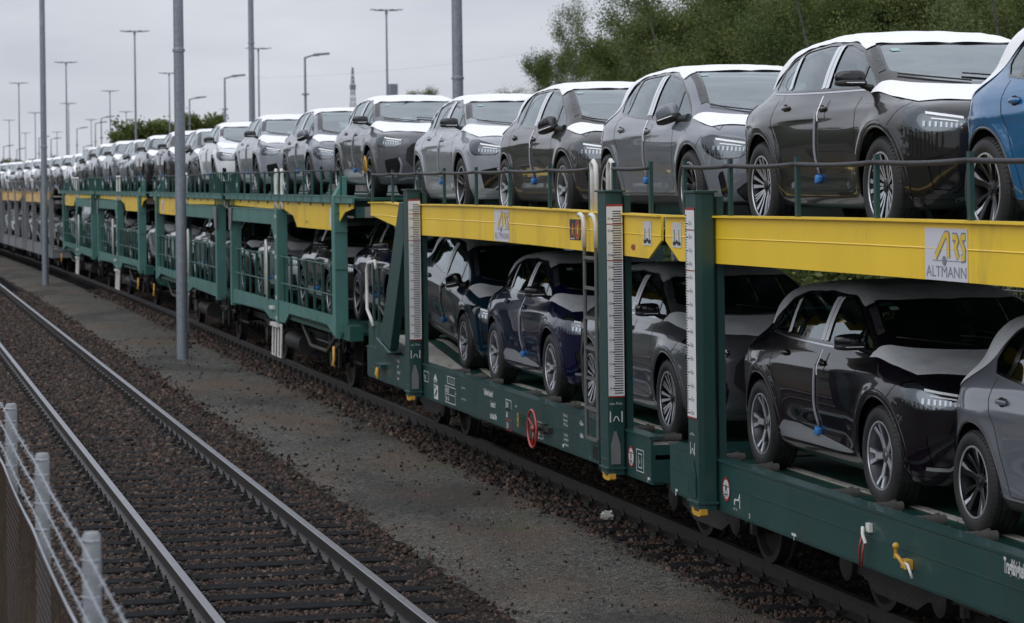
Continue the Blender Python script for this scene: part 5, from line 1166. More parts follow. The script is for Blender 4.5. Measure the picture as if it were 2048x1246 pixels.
railing(ROOT1, O1, [8.4, 10.2, 12.2, 14.0, 15.68, 17.30, 18.92, 20.53, 21.78])
for R_, O_, ys in ((ROOT2, O2, [22.9+1.72*k for k in range(9)]), (ROOT1, O1, [8.4+1.68*k for k in range(9)])): railing(R_, O_, ys, x=1.47)
# white hand loops on the upper deck beside post
for y, a in ((24.82, 1), (24.10, -1)):
    mb = MB(); mb.tube([(-1.46, y, 2.93), (-1.46, y, 3.33), (-1.46, y+.02*a, 3.39), (-1.46, y-.05*a, 3.42), (-1.46, y-.12*a, 3.38), (-1.46, y-.14*a, 3.30), (-1.46, y-.14*a, 2.93)], .024, 10); part(ROOT2, O2, mb, 'white_grab_loop', WHT, True)
# ladder
mb = MB()
for y in (24.88, 24.46): mb.tube([(-1.53, y, .80), (-1.53, y, 2.72)], .018, 10)
for k in range(7): z = .78+k*.285; mb.box(-1.545, -1.518, 24.46, 24.88, z, z+.03)
mb.tube([(-1.53, 24.88, .82), (-1.46, 24.88, .80)], .015, 6); part(ROOT2, O2, mb, 'ladder', LADD, 35)
mb = MB()
for y in (24.88, 24.46): mb.tube([(-1.53, y, 2.60), (-1.53, y, 2.83), (-1.535, y+.03, 2.89), (-1.54, y+.10, 2.915), (-1.54, y+.16, 2.91)], .022, 10)
part(ROOT2, O2, mb, 'ladder_grip', WHT, True)
# handwheel
mb = MB(); cy, cz = 26.72, .715
mb.tube([(-1.62, cy+.19*math.cos(a), cz+.19*math.sin(a)) for a in np.linspace(0, 2*math.pi, 28, endpoint=False)], .014, 8, closed=True)
for k in range(3): a = k*2.094+.6; mb.tube([(-1.62, cy+.185*math.cos(a), cz+.185*math.sin(a)), (-1.60, cy, cz)], .011, 6)
mb.tube([(-1.63, cy, cz), (-1.57, cy, cz)], .028, 10); part(ROOT2, O2, mb, 'handwheel', REDM, True)
mb = MB(); mb.tube([(-1.57, cy, cz), (-1.47, cy, cz)], .022, 8); mb.box(-1.53, -1.482, cy-.30, cy-.10, cz-.02, cz+.03); mb.box(-1.52, -1.482, cy-.08, cy+.06, cz-.05, cz+.05); part(ROOT2, O2, mb, 'wheel_bracket', STEEL)
# sill writing, unit 2
XS = -1.481
def emblem(root, O, y, z):
    fr = Side(XS, y, z); mb = MB(); dring(mb, fr, 0, 0, .078, .098, 1, .004); ddisc(mb, fr, 0, 0, .078, 0, .003)
    dpoly(mb, fr, [(-.035, -.03), (0, .05), (.035, -.03), (.025, -.03), (0, .025), (-.025, -.03)], 2, .005); drect(mb, fr, -.04, .04, -.045, -.035, 2, .005); dtext(mb, fr, '40', -.026, -.005, .035, 2, .0052); drect(mb, fr, -.03, -.02, -.065, -.045, 2, .005); drect(mb, fr, .02, .03, -.065, -.045, 2, .005)
    part(root, O, mb, 'round_emblem', [LETT, REDM, BLKD])
emblem(ROOT2, O2, 23.50, .74); emblem(ROOT2, O2, 33.30, .77); emblem(ROOT1, O1, 20.70, .75)
mb = MB(); fr = Side(XS, 32.95, .86); dframe(mb, fr, 0, .28, -.10, .03, .008, 0); dtext(mb, fr, 'T 9.7', .04, -.075, .075, 0, sx=.6, bold=.002)
fr = Side(XS, 32.35, .86); dpoly(mb, fr, [(0, -.03), (.10, .035), (.20, -.03), (.20, -.04), (.0, -.04)], 0); dframe(mb, fr, .01, .19, -.12, -.05, .007, 0); dtext(mb, fr, 'M', .05, -.10, .07, 0, sx=.8)
fr = Side(XS, 31.55, .90); dframe(mb, fr, 0, .42, -.07, .02, .006, 0)
for k in range(4): dtext(mb, fr, 'A', .03+k*.10, -.05, .055, 0, sx=.7); drect(mb, fr, .02+k*.10, .024+k*.10, -.07, .02, 0)
fr = Side(XS, 31.68, .80); dframe(mb, fr, 0, .58, -.20, .0, .008, 0); drect(mb, fr, 0, .58, -.10, -.093, 0); dtext(mb, fr, 'S 34.5 38.5', .03, -.075, .075, 0, sx=.62, bold=.002); dtext(mb, fr, '100 t  120', .04, -.175, .075, 0, sx=.6, bold=.002)
fr = Side(XS, 30.75, .80); dtext(mb, fr, 'Eigentumsmerkmal', 0, .03, .034, 0, sx=.8); dtext(mb, fr, 'Altmann Car Rail System', 0, -.10, .034, 0, sx=.8); dtext(mb, fr, '31 80', -.35, -.07, .034, 0, sx=.8)
fr = Side(XS, 29.55, .85); dtext(mb, fr, 'Tragfähigkeit Oberdeck 9t', 0, 0, .092, 0, sx=.47, bold=.003); dtext(mb, fr, 'Unterdeck 9t', .34, -.11, .092, 0, sx=.47, bold=.003); dtext(mb, fr, 'max. Radlast 900kg', .30, -.24, .092, 0, sx=.47, bold=.003)
fr = Side(XS, 28.48, .86); dframe(mb, fr, 0, .26, -.09, .02, .008, 0); dtext(mb, fr, 'REV', .03, -.065, .075, 0, sx=.8, bold=.002); dtext(mb, fr, '26.4', .02, -.17, .08, 0, sx=.65, bold=.003); dframe(mb, fr, -.01, .28, -.31, -.19, .010, 1); dtext(mb, fr, '31.8', .03, -.285, .08, 0, sx=.65, bold=.003)
fr = Side(XS, 28.02, .80); dtext(mb, fr, 'kg 600', -.02, .03, .035, 0); dring(mb, fr, .10, -.07, .022, .032, 2, .004, sv=1.4); dring(mb, fr, .10, -.13, .022, .032, 2, .004, sv=1.4)
fr = Side(XS, 27.15, .76); dframe(mb, fr, 0, .34, -.17, .0, .006, 0); dtext(mb, fr, '6,95 t', .14, -.07, .055, 0, sx=.7); dtext(mb, fr, '44 m²', .14, -.145, .055, 0, sx=.7)
fr = Side(XS, 25.95, .90)
for k, s in enumerate(['ARS Altmann AG', 'Wagonvermietung', 'D-85283 Wolnzach', '', 'Tel. +49 8442 959 0', 'Fax +49 8442 959 90', 'info@ars-altmann.de']): dtext(mb, fr, s, 0, -.046*k-.01*(k > 3), .043, 0, sx=.5)
fr = Side(XS, 25.33, .87); dtext(mb, fr, '- 35.6m -', 0, 0, .062, 0, sx=.7, bold=.002); dtext(mb, fr, '- 18.8m -', 0, -.12, .062, 0, sx=.7, bold=.002)
fr = Side(XS, 26.02, .60); dpoly(mb, fr, [(0, .02), (.08, .02), (.04, -.02)], 0); dtext(mb, Side(XS, 24.95, .575), '3', 0, 0, .05, 0)
part(ROOT2, O2, mb, 'sill_lettering', [LETT, REDM, LYEL])
mb = MB(); fr = Side(XS, 27.82, .80); dframe(mb, fr, 0, .24, -.19, -.02, .010, 0, .01)
for k in range(3): drect(mb, fr, .05+k*.055, .07+k*.055, -.15, -.06, 0, .008)
part(ROOT2, O2, mb, 'card_holder', GREEN)
mb = MB(); fr = Side(XS, 32.34, .74); drect(mb, fr, 0, .24, -.15, .02, 0)
for q in (0, .05): dpoly(mb, fr, [(.04+q*1.2, -.13), (.04+q*1.2, -.10), (.17+q*.5, -.02), (.17+q*.5, -.05)], 1, .005)
drect(mb, fr, .03, .09, -.03, .005, 1, .005); part(ROOT2, O2, mb, 'member_sign', [LETT, GREEN])
mb = MB(); fr = Side(XS, 23.33, .83); dframe(mb, fr, 0, .24, -.20, .0, .007, 0); dframe(mb, fr, .06, .18, -.165, -.035, .007, 0); dtext(mb, fr, '0', .10, -.125, .05, 0); dpoly(mb, Side(XS, 22.97, .61), [(0, 0), (.07, 0), (.07, -.02), (.02, -.02), (.0, -.05)], 0); part(ROOT2, O2, mb, 'end_lettering', LETT)
for R_, O_, y in ((ROOT2, O2, 24.86), (ROOT1, O1, 21.72)):
    mb = MB(); fr = Side(XS, y, .72); dframe(mb, fr, 0, .30, -.15, .02, .022, 0, .016); drect(mb, fr, .03, .27, -.125, -.005, 1, .002); part(R_, O_, mb, 'sill_pocket', [GREEN, M['seam']])
# beam decals
logo(ROOT2, Side(-1.479, 28.93, 2.925), .72, .34, O2); logo(ROOT1, Side(-1.479, 16.42, 2.915), .70, .335, O1)
mb = MB(); fr = Side(-1.479, 25.62, 2.86); drect(mb, fr, 0, .42, -.20, .0, 0); dpoly(mb, fr, [(.04, -.17), (.12, -.03), (.19, -.17), (.17, -.17), (.12, -.07), (.06, -.17)], 1, .005); dpoly(mb, fr, [(.115, -.09), (.135, -.10), (.115, -.13), (.13, -.16), (.10, -.125), (.12, -.105)], 2, .0055); drect(mb, fr, .03, .20, -.19, -.182, 3, .005)
dring(mb, fr, .31, -.10, .075, .092, 1, .005, sv=1.0); dring(mb, fr, .31, -.10, .05, .062, 1, .005); dpoly(mb, fr, [(.29, -.14), (.29, -.06), (.33, -.06), (.33, -.14)], 2, .0055); part(ROOT2, O2, mb, 'voltage_warning_sign', [BLKD, ORD, LYEL, LETT])
for R_, O_, y in ((ROOT2, O2, 23.02), (ROOT1, O1, 22.12)):
    mb = MB(); fr = Side(-1.479, y, 2.875); drect(mb, fr, 0, .26, -.215, .0, 0); drect(mb, fr, .055, .068, -.165, -.06, 1, .005); drect(mb, fr, .19, .203, -.165, -.06, 1, .005); dpoly(mb, fr, [(.02, -.195), (.02, -.165), (.10, -.165), (.115, -.15), (.145, -.15), (.16, -.165), (.24, -.165), (.24, -.195), (.16, -.195), (.15, -.18), (.11, -.18), (.10, -.195)], 1, .005); dpoly(mb, fr, [(.115, -.09), (.13, -.085), (.125, -.105), (.14, -.12), (.115, -.105)], 2, .0055); part(R_, O_, mb, 'pictogram_plate', [LETT, BLKD, LYEL])
mb = MB(); dpoly(mb, Side(-1.479, 23.42, 2.66), [(0, -.02), (.03, 0), (.12, 0), (.12, -.05), (.03, -.05), (0, -.03)], 0); dpoly(mb, Side(-1.479, 33.75, 2.66), [(0, 0), (.12, 0), (.12, -.05), (0, -.05)], 0); part(ROOT2, O2, mb, 'red_marker', REDM)
# unit 1 sill details
mb = MB(); fr = Side(XS, 20.50, .72); dpoly(mb, fr, [(0, -.07), (.0, -.04), (.02, -.02), (.10, -.02), (.12, .0), (.14, .03), (.15, .03), (.15, -.09), (.135, -.09), (.135, 0), (.115, -.03), (.03, -.035), (.02, -.05), (.02, -.07)], 0); dtext(mb, fr, 'max. 10 km', -.02, -.11, .032, 0, sx=.7); dtext(mb, Side(XS, 20.13, .585), '28', 0, 0, .06, 0, sx=.6); dpoly(mb, Side(XS, 19.12, .60), [(0, 0), (.10, 0), (.10, -.02), (.055, -.02), (.055, -.05), (.045, -.05), (.045, -.02), (0, -.02)], 0); dpoly(mb, Side(XS, 22.12, .60), [(0, 0), (.07, 0), (.06, -.02), (.02, -.02), (.02, -.05), (0, -.06)], 0)
fr = Side(XS, 15.22, .85); dtext(mb, fr, 'Tragfähigkeit Oberdeck 9t', 0, 0, .13, 0, sx=.47, bold=.004); dtext(mb, fr, 'Unterdeck 9t', .5, -.15, .13, 0, sx=.47, bold=.004); part(ROOT1, O1, mb, 'sill_lettering', LETT)
mb = MB(); mb.box(-1.505, -1.48, 17.44, 17.51, .81, .87); mb.tube([(-1.53, 17.50, .84), (-1.55, 17.45, .80), (-1.54, 17.42, .74)], .012, 8); part(ROOT1, O1, mb, 'valve_handle', WHT, 35)
mb = MB(); mb.tube([(-1.535, 17.50, .78), (-1.545, 17.53, .70), (-1.54, 17.54, .58), (-1.54, 17.50, .57), (-1.54, 17.48, .66), (-1.535, 17.46, .76)], .007, 6); part(ROOT1, O1, mb, 'red_pull_ring', REDM, True)
mb = MB(); mb.tube([(-1.52, 16.72, .66), (-1.55, 16.76, .72), (-1.55, 16.82, .74)], .014, 8); mb.add(*superell((-1.55, 16.83, .80), (.024, .026, .024), 1, 12, 8)); mb.tube([(-1.55, 16.83, .78), (-1.55, 16.84, .72)], .013, 8); mb.box(-1.53, -1.482, 16.70, 16.80, .66, .72); part(ROOT1, O1, mb, 'changeover_lever', YHOOK, 40)
mb = MB(); mb.tube([(-1.53, 16.72, .70), (-1.55, 16.62, .70), (-1.55, 16.58, .66), (-1.54, 16.57, .62)], .010, 8); part(ROOT1, O1, mb, 'lever_grip', WHT, True)
# brace, end platform, rails at the far end of unit 2
mb = MB(); mb.prism([(33.6, 2.98), (33.85, 2.98), (35.3, 1.16), (34.6, 1.05), (33.6, 2.45)], 'x', -1.60, -1.49); recal(part(ROOT2, O2, mb, 'diagonal_brace', GREEN), .01); mb = MB(); mb.prism([(34.2, 2.98), (34.42, 2.98), (35.75, 1.16), (35.05, 1.05), (34.2, 2.45)], 'x', 1.30, 1.44); recal(part(ROOT2, O2, mb, 'diagonal_brace', GREEN), .01); mb = MB(); mb.prism([(35.5, 1.17), (34.5, 1.02), (34.8, .98), (35.5, .98)], 'x', -1.62, -1.47); recal(part(ROOT2, O2, mb, 'brace_gusset', GREEN), .01)
for y in (36.15, 36.55):
    mb = MB(); mb.box(-1.46, -1.43, y, y+.04, 1.0, 2.10); part(ROOT2, O2, mb, 'end_railing_post', GREEN)
mb = MB(); mb.tube([(-1.45, 36.15, 2.08), (-1.45, 34.6, 2.05)], .018, 6); mb.tube([(-1.45, 36.15, 1.55), (-1.45, 34.9, 1.20)], .018, 6); part(ROOT2, O2, mb, 'end_hand_rail', STEEL, True)
mb = MB(); mb.tube([(-1.47, 36.5, 1.26), (-1.49, 36.55, 1.36), (-1.49, 36.85, 1.48), (-1.49, 36.85, 2.02), (-1.48, 36.80, 2.12), (-1.47, 36.3, 2.16), (-1.47, 36.25, 2.05)], .024, 8); part(ROOT2, O2, mb, 'white_grab_rail', WHT, True)
mb = MB(); dtext(mb, Side(XS, 34.85, .89), 'DB', 0, 0, .05, 0); fr = Side(XS, 34.72, .88)
for k, s in enumerate(['TEN GE', '43 80', '4353 017-1', 'Laaers']): dtext(mb, fr, s, 0, -.075*k, .06, 0, sx=.8, bold=.001)
part(ROOT2, O2, mb, 'end_sill_lettering', LETT)
mb = MB(); mb.box(-1.56, -1.48, 35.5, 35.9, .74, .80); part(ROOT2, O2, mb, 'step_bracket', GREEN); mb = MB(); mb.tube([(-1.55, 35.75, .74), (-1.56, 35.78, .66), (-1.56, 35.72, .60)], [.03, .035, .012], 8); part(ROOT2, O2, mb, 'yellow_hook', YHOOK, True)
mb = MB(); mb.tube([(-1.1, 36.95, .75), (-1.1, 37.3, .75)], .07, 12); mb.tube([(-1.1, 37.3, .75), (-1.1, 37.34, .75)], .17, 20); part(ROOT2, O2, mb, 'buffer', STEEL, 40)
for R_, O_, y in ((ROOT2, O2, 22.57), (ROOT2, O2, 34.6), (ROOT1, O1, 17.0 if False else 9.2)): bogie(R_, y-O_[1])
bogie(ROOT1, 18.1-O1[1])
bogie(ROOT2, 29.2-O2[1]) if False else None
# ------------------------------------------------------------------ older dark green wagons
def old_wagon(yc, label, hide=False):
    dx = float(dev(yc)); rz = (yc-60)/3100. if yc > 60 else 0
    root = empty('car_transporter_wagon', (TC-dx, yc, 0), rz, label, 'railway wagon', 'car transporter wagons of the train'); near = yc < 60
    for e in (-1, 1):    # e=-1: near half
        S_ = lambda y: e*y
        # tall end post
        for s in (-1, 1):
            mb = MB(); y = S_(13.0); mb.prism([(s*1.50, .96), (s*1.50, 3.02), (s*1.38, 3.24), (s*1.38, 3.33), (s*1.30, 3.33), (s*1.30, .96)], 'y', y-.13, y+.13); recal(mb.build('end_post', TEAL, root), .01)
        mb = MB()
        for z in (2.78, 2.5, 1.95): mb.box(-1.49, -1.30, S_(13.0)-.15, S_(13.0)-.132, z, z+.015)
        mb.box(-1.52, -1.25, S_(13.0)-.15, S_(13.0)-.14, .93, .97); mb.build('post_rib', TEAL, root)
        # swan neck post
        for s in (-1, 1):
            mb = MB(); y = S_(7.1); mb.box(s*1.50, s*1.31, y-.13, y+.13, .86, 2.79); recal(mb.build('middle_post', TEAL, root), .01)
        mb = MB(); 
        for k in range(6): z = .92+k*.345; mb.box(-1.506, -1.501, S_(7.1)-.05, S_(7.1)+.05, z, z+.06)
        mb.build('reflector_plate', WHT, root)
        # gap post
        for s in (-1, 1):
            mb = MB(); y = S_(1.15); mb.box(s*1.50, s*1.31, y-.12, y+.12, .92, 2.77); mb.build('inner_post', TEAL, root)
        mb = MB(); y = S_(1.15); mb.prism([(y+e*-.17, 2.35), (y+e*-.17, 2.78), (y+e*.28, 2.78), (y+e*.20, 2.55), (y+e*.13, 2.35)], 'x', -1.515, -1.502); mb.build('corner_plate', PLATE, root)
        # header over the portal bay
        for s in (-1, 1):
            mb = MB(); a, b = sorted((S_(1.28), S_(6.96))); c = .45
            mb.prism([(a, 2.77), (b, 2.77), (b, 2.22 if e > 0 else 2.52), (b-c, 2.53), (a+c, 2.53), (a, 2.22 if e < 0 else 2.52)], 'x', s*1.49, s*1.44)
            mb.box(s*1.50, s*1.40, a, b, 2.771, 2.79); mb.build('header_beam', TEAL, root)
        # lower frame
        for s in (-1, 1):
            mb = MB()
            mb.prism([(S_(12.86), 1.25), (S_(7.24), 1.25), (S_(7.24), .90), (S_(7.9), .90), (S_(8.4), 1.08), (S_(12.2), 1.10), (S_(12.86), .96)], 'x', s*1.48, s*1.44)
            mb.prism([(S_(6.96), 1.23), (S_(1.3), 1.23), (S_(1.3), .97), (S_(5.4), 1.02), (S_(6.2), .90), (S_(6.96), .90)], 'x', s*1.48, s*1.44)
            for y in np.arange(7.9, 12.6, .8): mb.prism([(S_(y), 1.25), (S_(y+.05), 1.25), (S_(y+.32), 1.10), (S_(y), 1.10)], 'x', s*1.49, s*1.482)
            mb.build('lower_frame', TEAL, root)
        mb = MB()
        a, b = sorted((S_(.4), S_(13.3))); mb.box(-1.43, 1.43, a, b, .97, 1.02); mb.build('lower_deck', GREEN2, root)
        # fascia, yellow beam
        mb = MB(); a, b = sorted((S_(.3), S_(14.6)))
        for s in (-1, 1): mb.box(s*1.485, s*1.45, a, b, 2.935, 3.03); mb.box(s*1.50, s*1.40, a, b, 3.031, 3.045)
        for y in np.arange(1, 14, 1.1): mb.box(-1.489, -1.486, S_(y)-.006, S_(y)+.006, 2.94, 3.03)
        mb.build('deck_fascia', TEAL, root)
        mb = MB(); a, b = sorted((S_(.3), S_(14.4)))
        mb.box(-1.42, 1.42, a, b, 2.97, 3.01); y = a+.3
        while y < b: mb.box(-1.43, 1.43, y, y+.08, 2.88, 2.968); y += 1.2
        mb.build('upper_deck', GREEN2, root)
        mb = MB()
        for s in (-1, 1):
            mb.prism([(S_(14.3), 2.925), (S_(.5), 2.925), (S_(.5), 2.82), (S_(7.6), 2.79), (S_(8.6), 2.70), (S_(9.0), 2.52), (S_(12.7), 2.52), (S_(13.6), 2.80), (S_(14.3), 2.86)], 'x', s*1.42, s*1.40)
        mb.build('upper_beam', YEL, root)
        mb = MB(); fr = Side(-1.422, S_(12.3), 2.86); drect(mb, fr, 0, .55, -.30, 0, 0); dpoly(mb, fr, [(.10, -.26), (.30, -.05), (.42, -.05), (.42, -.26), (.34, -.26), (.34, -.14), (.2, -.26)], 1, .005); dtext(mb, Side(-1.422, S_(9.9), 2.60), 'Laekks 548', 0, 0, .06, 2, .004); mb.build('beam_sign', [LOGOP, ORD, BLKD], root)
        # upper railing
        ys = sorted([S_(y) for y in list(np.arange(2.2, 13.9, .88))]); 
        if near or yc < 90:
            for y in ys: mb = MB(); mb.box(-1.49, -1.46, y, y+.04, 2.95, 3.44); mb.build('railing_post', TEALD, root)
        mb = MB(); mb.tube([(-1.475, ys[0], 3.42), (-1.475, ys[-1], 3.42)], .015, 6); mb.tube([(1.475, ys[0], 3.42), (1.475, ys[-1], 3.42)], .015, 6); mb.build('hand_rail', HOSE, root)
        # middle close railing
        mb = MB()
        for y in np.arange(.25, 2.1, .30): mb.box(-1.48, -1.455, S_(y)-.015, S_(y)+.015, 2.80 if y < 1.5 else 2.95, 3.46)
        mb.tube([(-1.47, S_(.1), 3.44), (-1.47, S_(2.1), 3.44)], .014, 6); mb.build('gangway_railing', TEALD, root)
        # lower railing
        for lo_, hi_ in ((1.9, 6.7), (7.7, 12.7)):
            if yc < 90:
                for y in np.arange(lo_, hi_, .80): mb = MB(); mb.box(-1.465, -1.43, S_(y)-.02, S_(y)+.02, 1.1, 2.03); mb.build('lower_railing_post', TEALD, root)
            mb = MB(); 
            for z in (2.0, 1.55): mb.tube([(-1.45, S_(lo_-.4), z), (-1.45, S_(hi_+.1), z)], .014, 6)
            mb.build('lower_rail', TEALD, root)
        # swan necks and steps
        for q in (-.32, .32):
            mb = MB(); y = S_(7.15)+q; mb.tube([(-1.44, y-.14, 2.80), (-1.44, y-.05, 2.95), (-1.44, y-.03, 3.15), (-1.44, y-.07, 3.38), (-1.44, y, 3.46), (-1.44, y+.07, 3.38), (-1.44, y+.06, 3.15), (-1.44, y+.03, 2.95), (-1.44, y+.10, 2.80)], .028, 8); mb.build('swan_neck_rail', WHT, root, True)
            mb = MB(); y = S_(7.0)+q; mb.tube([(-1.47, y-.16, .86), (-1.49, y-.16, .30), (-1.49, y+.16, .30), (-1.47, y+.16, .86)], .022, 6); mb.build('step_stirrup', WHT, root, 40)
        mb = MB(); y = S_(6.0); mb.tube([(-1.50, y, 1.22), (-1.50, y, 2.15), (-1.50, y+.09, 2.24), (-1.50, y+.18, 2.15), (-1.50, y+.18, 1.30)], .022, 8); mb.build('white_grab_rail', WHT, root, True)
        mb = MB(); mb.box(-1.53, -1.44, S_(6.4), S_(6.75), 1.08, 1.13); mb.box(-1.53, -1.44, S_(6.5), S_(7.3), .80, .86); mb.build('white_step', WHT, root)
        mb = MB(); mb.tube([(-1.54, S_(13.2), .82), (-1.54, S_(13.2), .62), (-1.56, S_(13.2), .55), (-1.52, S_(13.2), .52)], .022, 6); mb.build('yellow_hook', YHOOK, root, True)
        mb = MB(); mb.tube([(-1.3, S_(12.3), .98), (-1.3, S_(11.2), .62), (-1.3, S_(9.6), .62), (-1.3, S_(8.6), .98)], .035, 8); mb.build('truss_rod', STEEL, root, True)
        mb = MB(); mb.tube([(-1.0, S_(13.5), .85), (-1.0, S_(14.2), .85)], .08, 12); mb.tube([(-1.0, S_(14.2), .85), (-1.0, S_(14.25), .85)], .2, 20); mb.box(-1.40, -1.2, S_(13.2), S_(13.8), .92, 1.14); mb.build('buffer', TEALD, root, 40)
        axle_gear(root, S_(10.4)); axle_gear(root, S_(3.2)); under(root, *sorted((S_(1), S_(12))))
    return root
OW = [old_wagon(52.6, 'dark green car carrier wagon with white swan neck rails, third from the right'), old_wagon(83.2, 'dark green car carrier wagon with paired tall posts, fourth from the right')]
# grey wagon and one beyond
def grey_pair(yc, label, mats):
    dx = float(dev(yc)); rz = (yc-60)/3100.; r, O = carrier(yc-14, yc-.2, True, label, mats, [], detail=False, raised='none')
    r.location = (TC-dx, yc-7, 0); r.rotation_euler = (0, 0, rz)
    for y in (yc-13.4, yc-9.3, yc-5, yc-1):
        for s in (-1, 1): mb = MB(); mb.box(s*1.52, s*1.36, y-.12, y+.12, .58, 3.1); mb.build('deck_post', mats[0], r, org=O)
    mb = MB(); mb.tube([(-1.47, yc-13.6, 3.4), (-1.47, yc-.5, 3.4)], .018, 6)
    for y in np.arange(yc-13.6, yc-.4, 1.2): mb.box(-1.48, -1.45, y, y+.04, 2.93, 3.4)
    mb.build('railing', mats[0], r, org=O); bogie(r, -4.5); bogie(r, 5); return r
GW = [grey_pair(114, 'grey car carrier wagon with ochre upper beam, near half beyond the green wagons', (GREYW, ORA, STEEL)), grey_pair(128.2, 'grey car carrier wagon with ochre upper beam, far half', (GREYW, ORA, STEEL)), grey_pair(143, 'rusty grey car carrier wagon at the left edge', (GREYW, ORA, STEEL)), grey_pair(157.5, 'last car carrier wagon visible at the far left edge', (GREYW, ORA, STEEL))]
# small coloured pieces between wagons
# ------------------------------------------------------------------ place the cars
PC = dict(char=paint('paint_charcoal', (.014, .0135, .013), .15, .3), black=paint('paint_black', (.006, .006, .0065), .2, .3), dgrey=M['paint_proto'],
          grey=paint('paint_slate_grey', (.17, .183, .212), .25, .33), lgrey=paint('paint_light_grey', (.30, .32, .355), .3, .33), mgrey=paint('paint_warm_grey', (.12, .122, .135), .4, .3), white=paint('paint_white', (.66, .68, .70), .05, .3),
          blue=paint('paint_blue', (.020, .135, .31), .35, .3), plum=paint('paint_plum_black', (.006, .004, .008), .1, .28), navy=paint('paint_navy', (.0035, .005, .030), .1, .28), teal=paint('paint_dark_teal', (.002, .016, .032), .1, .28), steel=paint('paint_steel_grey', (.10, .107, .118), .45, .28), silver=paint('paint_silver', (.34, .36, .38), .6, .3))
PROTO = {}
def proto(key):
    if key not in PROTO:
        T, ws, film = {'suv_m': (SUV, 'multi', 'film_white'), 'suv_s': (SUV, 'star', 'film_white'), 'suv_a': (SUV, 'aero', 'film_white'), 'hatch': (HATCH, 'turbine', 'film_white'), 'born': (BORN, 'star', 'film_white'), 'cross': (CROSS, 'aero', 'film_white'), 'coupe': (COUPE, 'aero', 'film_white')}[key]
        PROTO[key] = build_car(T, ws, film)
    return PROTO[key]
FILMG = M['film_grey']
def place(key, col, Y, z, label, pitch=0., grey=False, wheels=None, far=False, grp=None, base=None, offx=0.):
    b = proto(key); skip = ('steering_wheel', 'dashboard', 'wiper', 'door_handle', 'screen_sticker', 'rear_bench', 'handle_tape', 'badge', 'bonnet_gap', 'grille_slat', 'rear_view_mirror', 'window_chrome', 'skid_trim') if far else ()
    c = copy_tree(b, None, skip) if True else b
    dx = float(dev(Y)); c.location = (TC-dx+offx, Y, z); c.rotation_euler = (0, pitch, -math.pi/2+((Y-60)/3100. if Y > 60 else 0)+random.uniform(-.004, .004)); pm = PC[col]
    def walk(o):
        for ch in o.children:
            if ch.type == 'MESH':
                for s in ch.material_slots:
                    if s.material and s.material == M['paint_proto']: s.link = 'OBJECT'; s.material = pm
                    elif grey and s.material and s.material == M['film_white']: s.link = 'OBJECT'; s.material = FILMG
            walk(ch)
    walk(c); tag(c, label, 'car', grp or ('new cars on the upper deck' if z > 2 else 'new cars on the lower deck')); return c
UP = 2.80; UO = 3.01
def cy(hubfront): return hubfront+1.382
NEAR = [('hatch', 'blue', 15.41, UP, 'bright blue hatchback cut off by the right edge, upper deck'),
 ('suv_m', 'char', cy(18.66), UP, 'charcoal black SUV with white roof and bonnet covers, upper deck right'),
 ('hatch', 'grey', cy(23.55), UP, 'slate grey hatchback with folded mirror, upper deck above the two scale posts'),
 ('born', 'dgrey', cy(28.15), UP, 'dark grey hatchback with red tail light showing, upper deck between two lighter grey cars'),
 ('coupe', 'lgrey', cy(33.2), UP, 'light grey sloping roof SUV behind the dark grey hatchback, upper deck'),
 ('suv_a', 'mgrey', cy(39.7), UO-.02, 'warm grey SUV with yellow strap on its front wheel, upper deck above the wagon joint'),
 ('hatch', 'grey', cy(45.6), UO, 'slate grey hatchback on the first older green wagon, above its tall end post'),
 ('suv_a', 'lgrey', cy(52.0), UO, 'light grey SUV above the portal frame of the first older wagon'),
 ('cross', 'white', cy(58.6), UO, 'pure white SUV, the only all white car near the front of the upper row')]
for k, c, y, z, lb in NEAR: place(k, c, y, z, lb)
cols = ['mgrey', 'dgrey', 'char', 'lgrey', 'grey', 'steel', 'char', 'white', 'dgrey', 'mgrey', 'steel', 'white', 'char', 'silver', 'white', 'dgrey', 'white', 'blue', 'silver']
kinds = ['hatch', 'suv_a', 'coupe', 'hatch', 'suv_a', 'suv_a', 'hatch', 'cross', 'suv_a', 'coupe', 'suv_a', 'cross', 'suv_a', 'hatch', 'cross', 'suv_a', 'cross', 'cross', 'suv_a']
cn = dict(mgrey='warm grey', dgrey='dark grey', char='charcoal', lgrey='light grey', grey='slate grey', steel='steel grey', white='white', silver='silver', blue='blue'); kn = dict(hatch='hatchback', suv_a='SUV', coupe='sloping roof SUV', cross='rounded SUV')
ordn = ['tenth', 'eleventh', 'twelfth', 'thirteenth', 'fourteenth', 'fifteenth', 'sixteenth', 'seventeenth', 'eighteenth', 'nineteenth', 'twentieth', 'twenty-first', 'twenty-second', 'twenty-third', 'twenty-fourth', 'twenty-fifth', 'twenty-sixth', 'twenty-seventh', 'twenty-eighth']
y = 64.7
for i, (k, c) in enumerate(zip(kinds, cols)):
    if y > 168: break
    place(k, c, y, UO if y < 99 else UP, '%s %s far back on the upper deck, %s car from the right' % (cn[c], kn[k], ordn[i]), far=y > 75)
    y += 5.15+.25*math.sin(i*2.1)
LO = .82
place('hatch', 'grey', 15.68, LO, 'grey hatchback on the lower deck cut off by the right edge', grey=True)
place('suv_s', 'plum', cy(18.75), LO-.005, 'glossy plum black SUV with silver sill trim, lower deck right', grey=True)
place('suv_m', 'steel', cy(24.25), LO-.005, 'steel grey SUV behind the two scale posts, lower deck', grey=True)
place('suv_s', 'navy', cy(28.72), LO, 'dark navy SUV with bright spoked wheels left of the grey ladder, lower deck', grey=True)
place('born', 'teal', 34.68, .985, 'black teal hatchback nose down on the ramp of the lower deck', pitch=math.radians(4.6), grey=True)
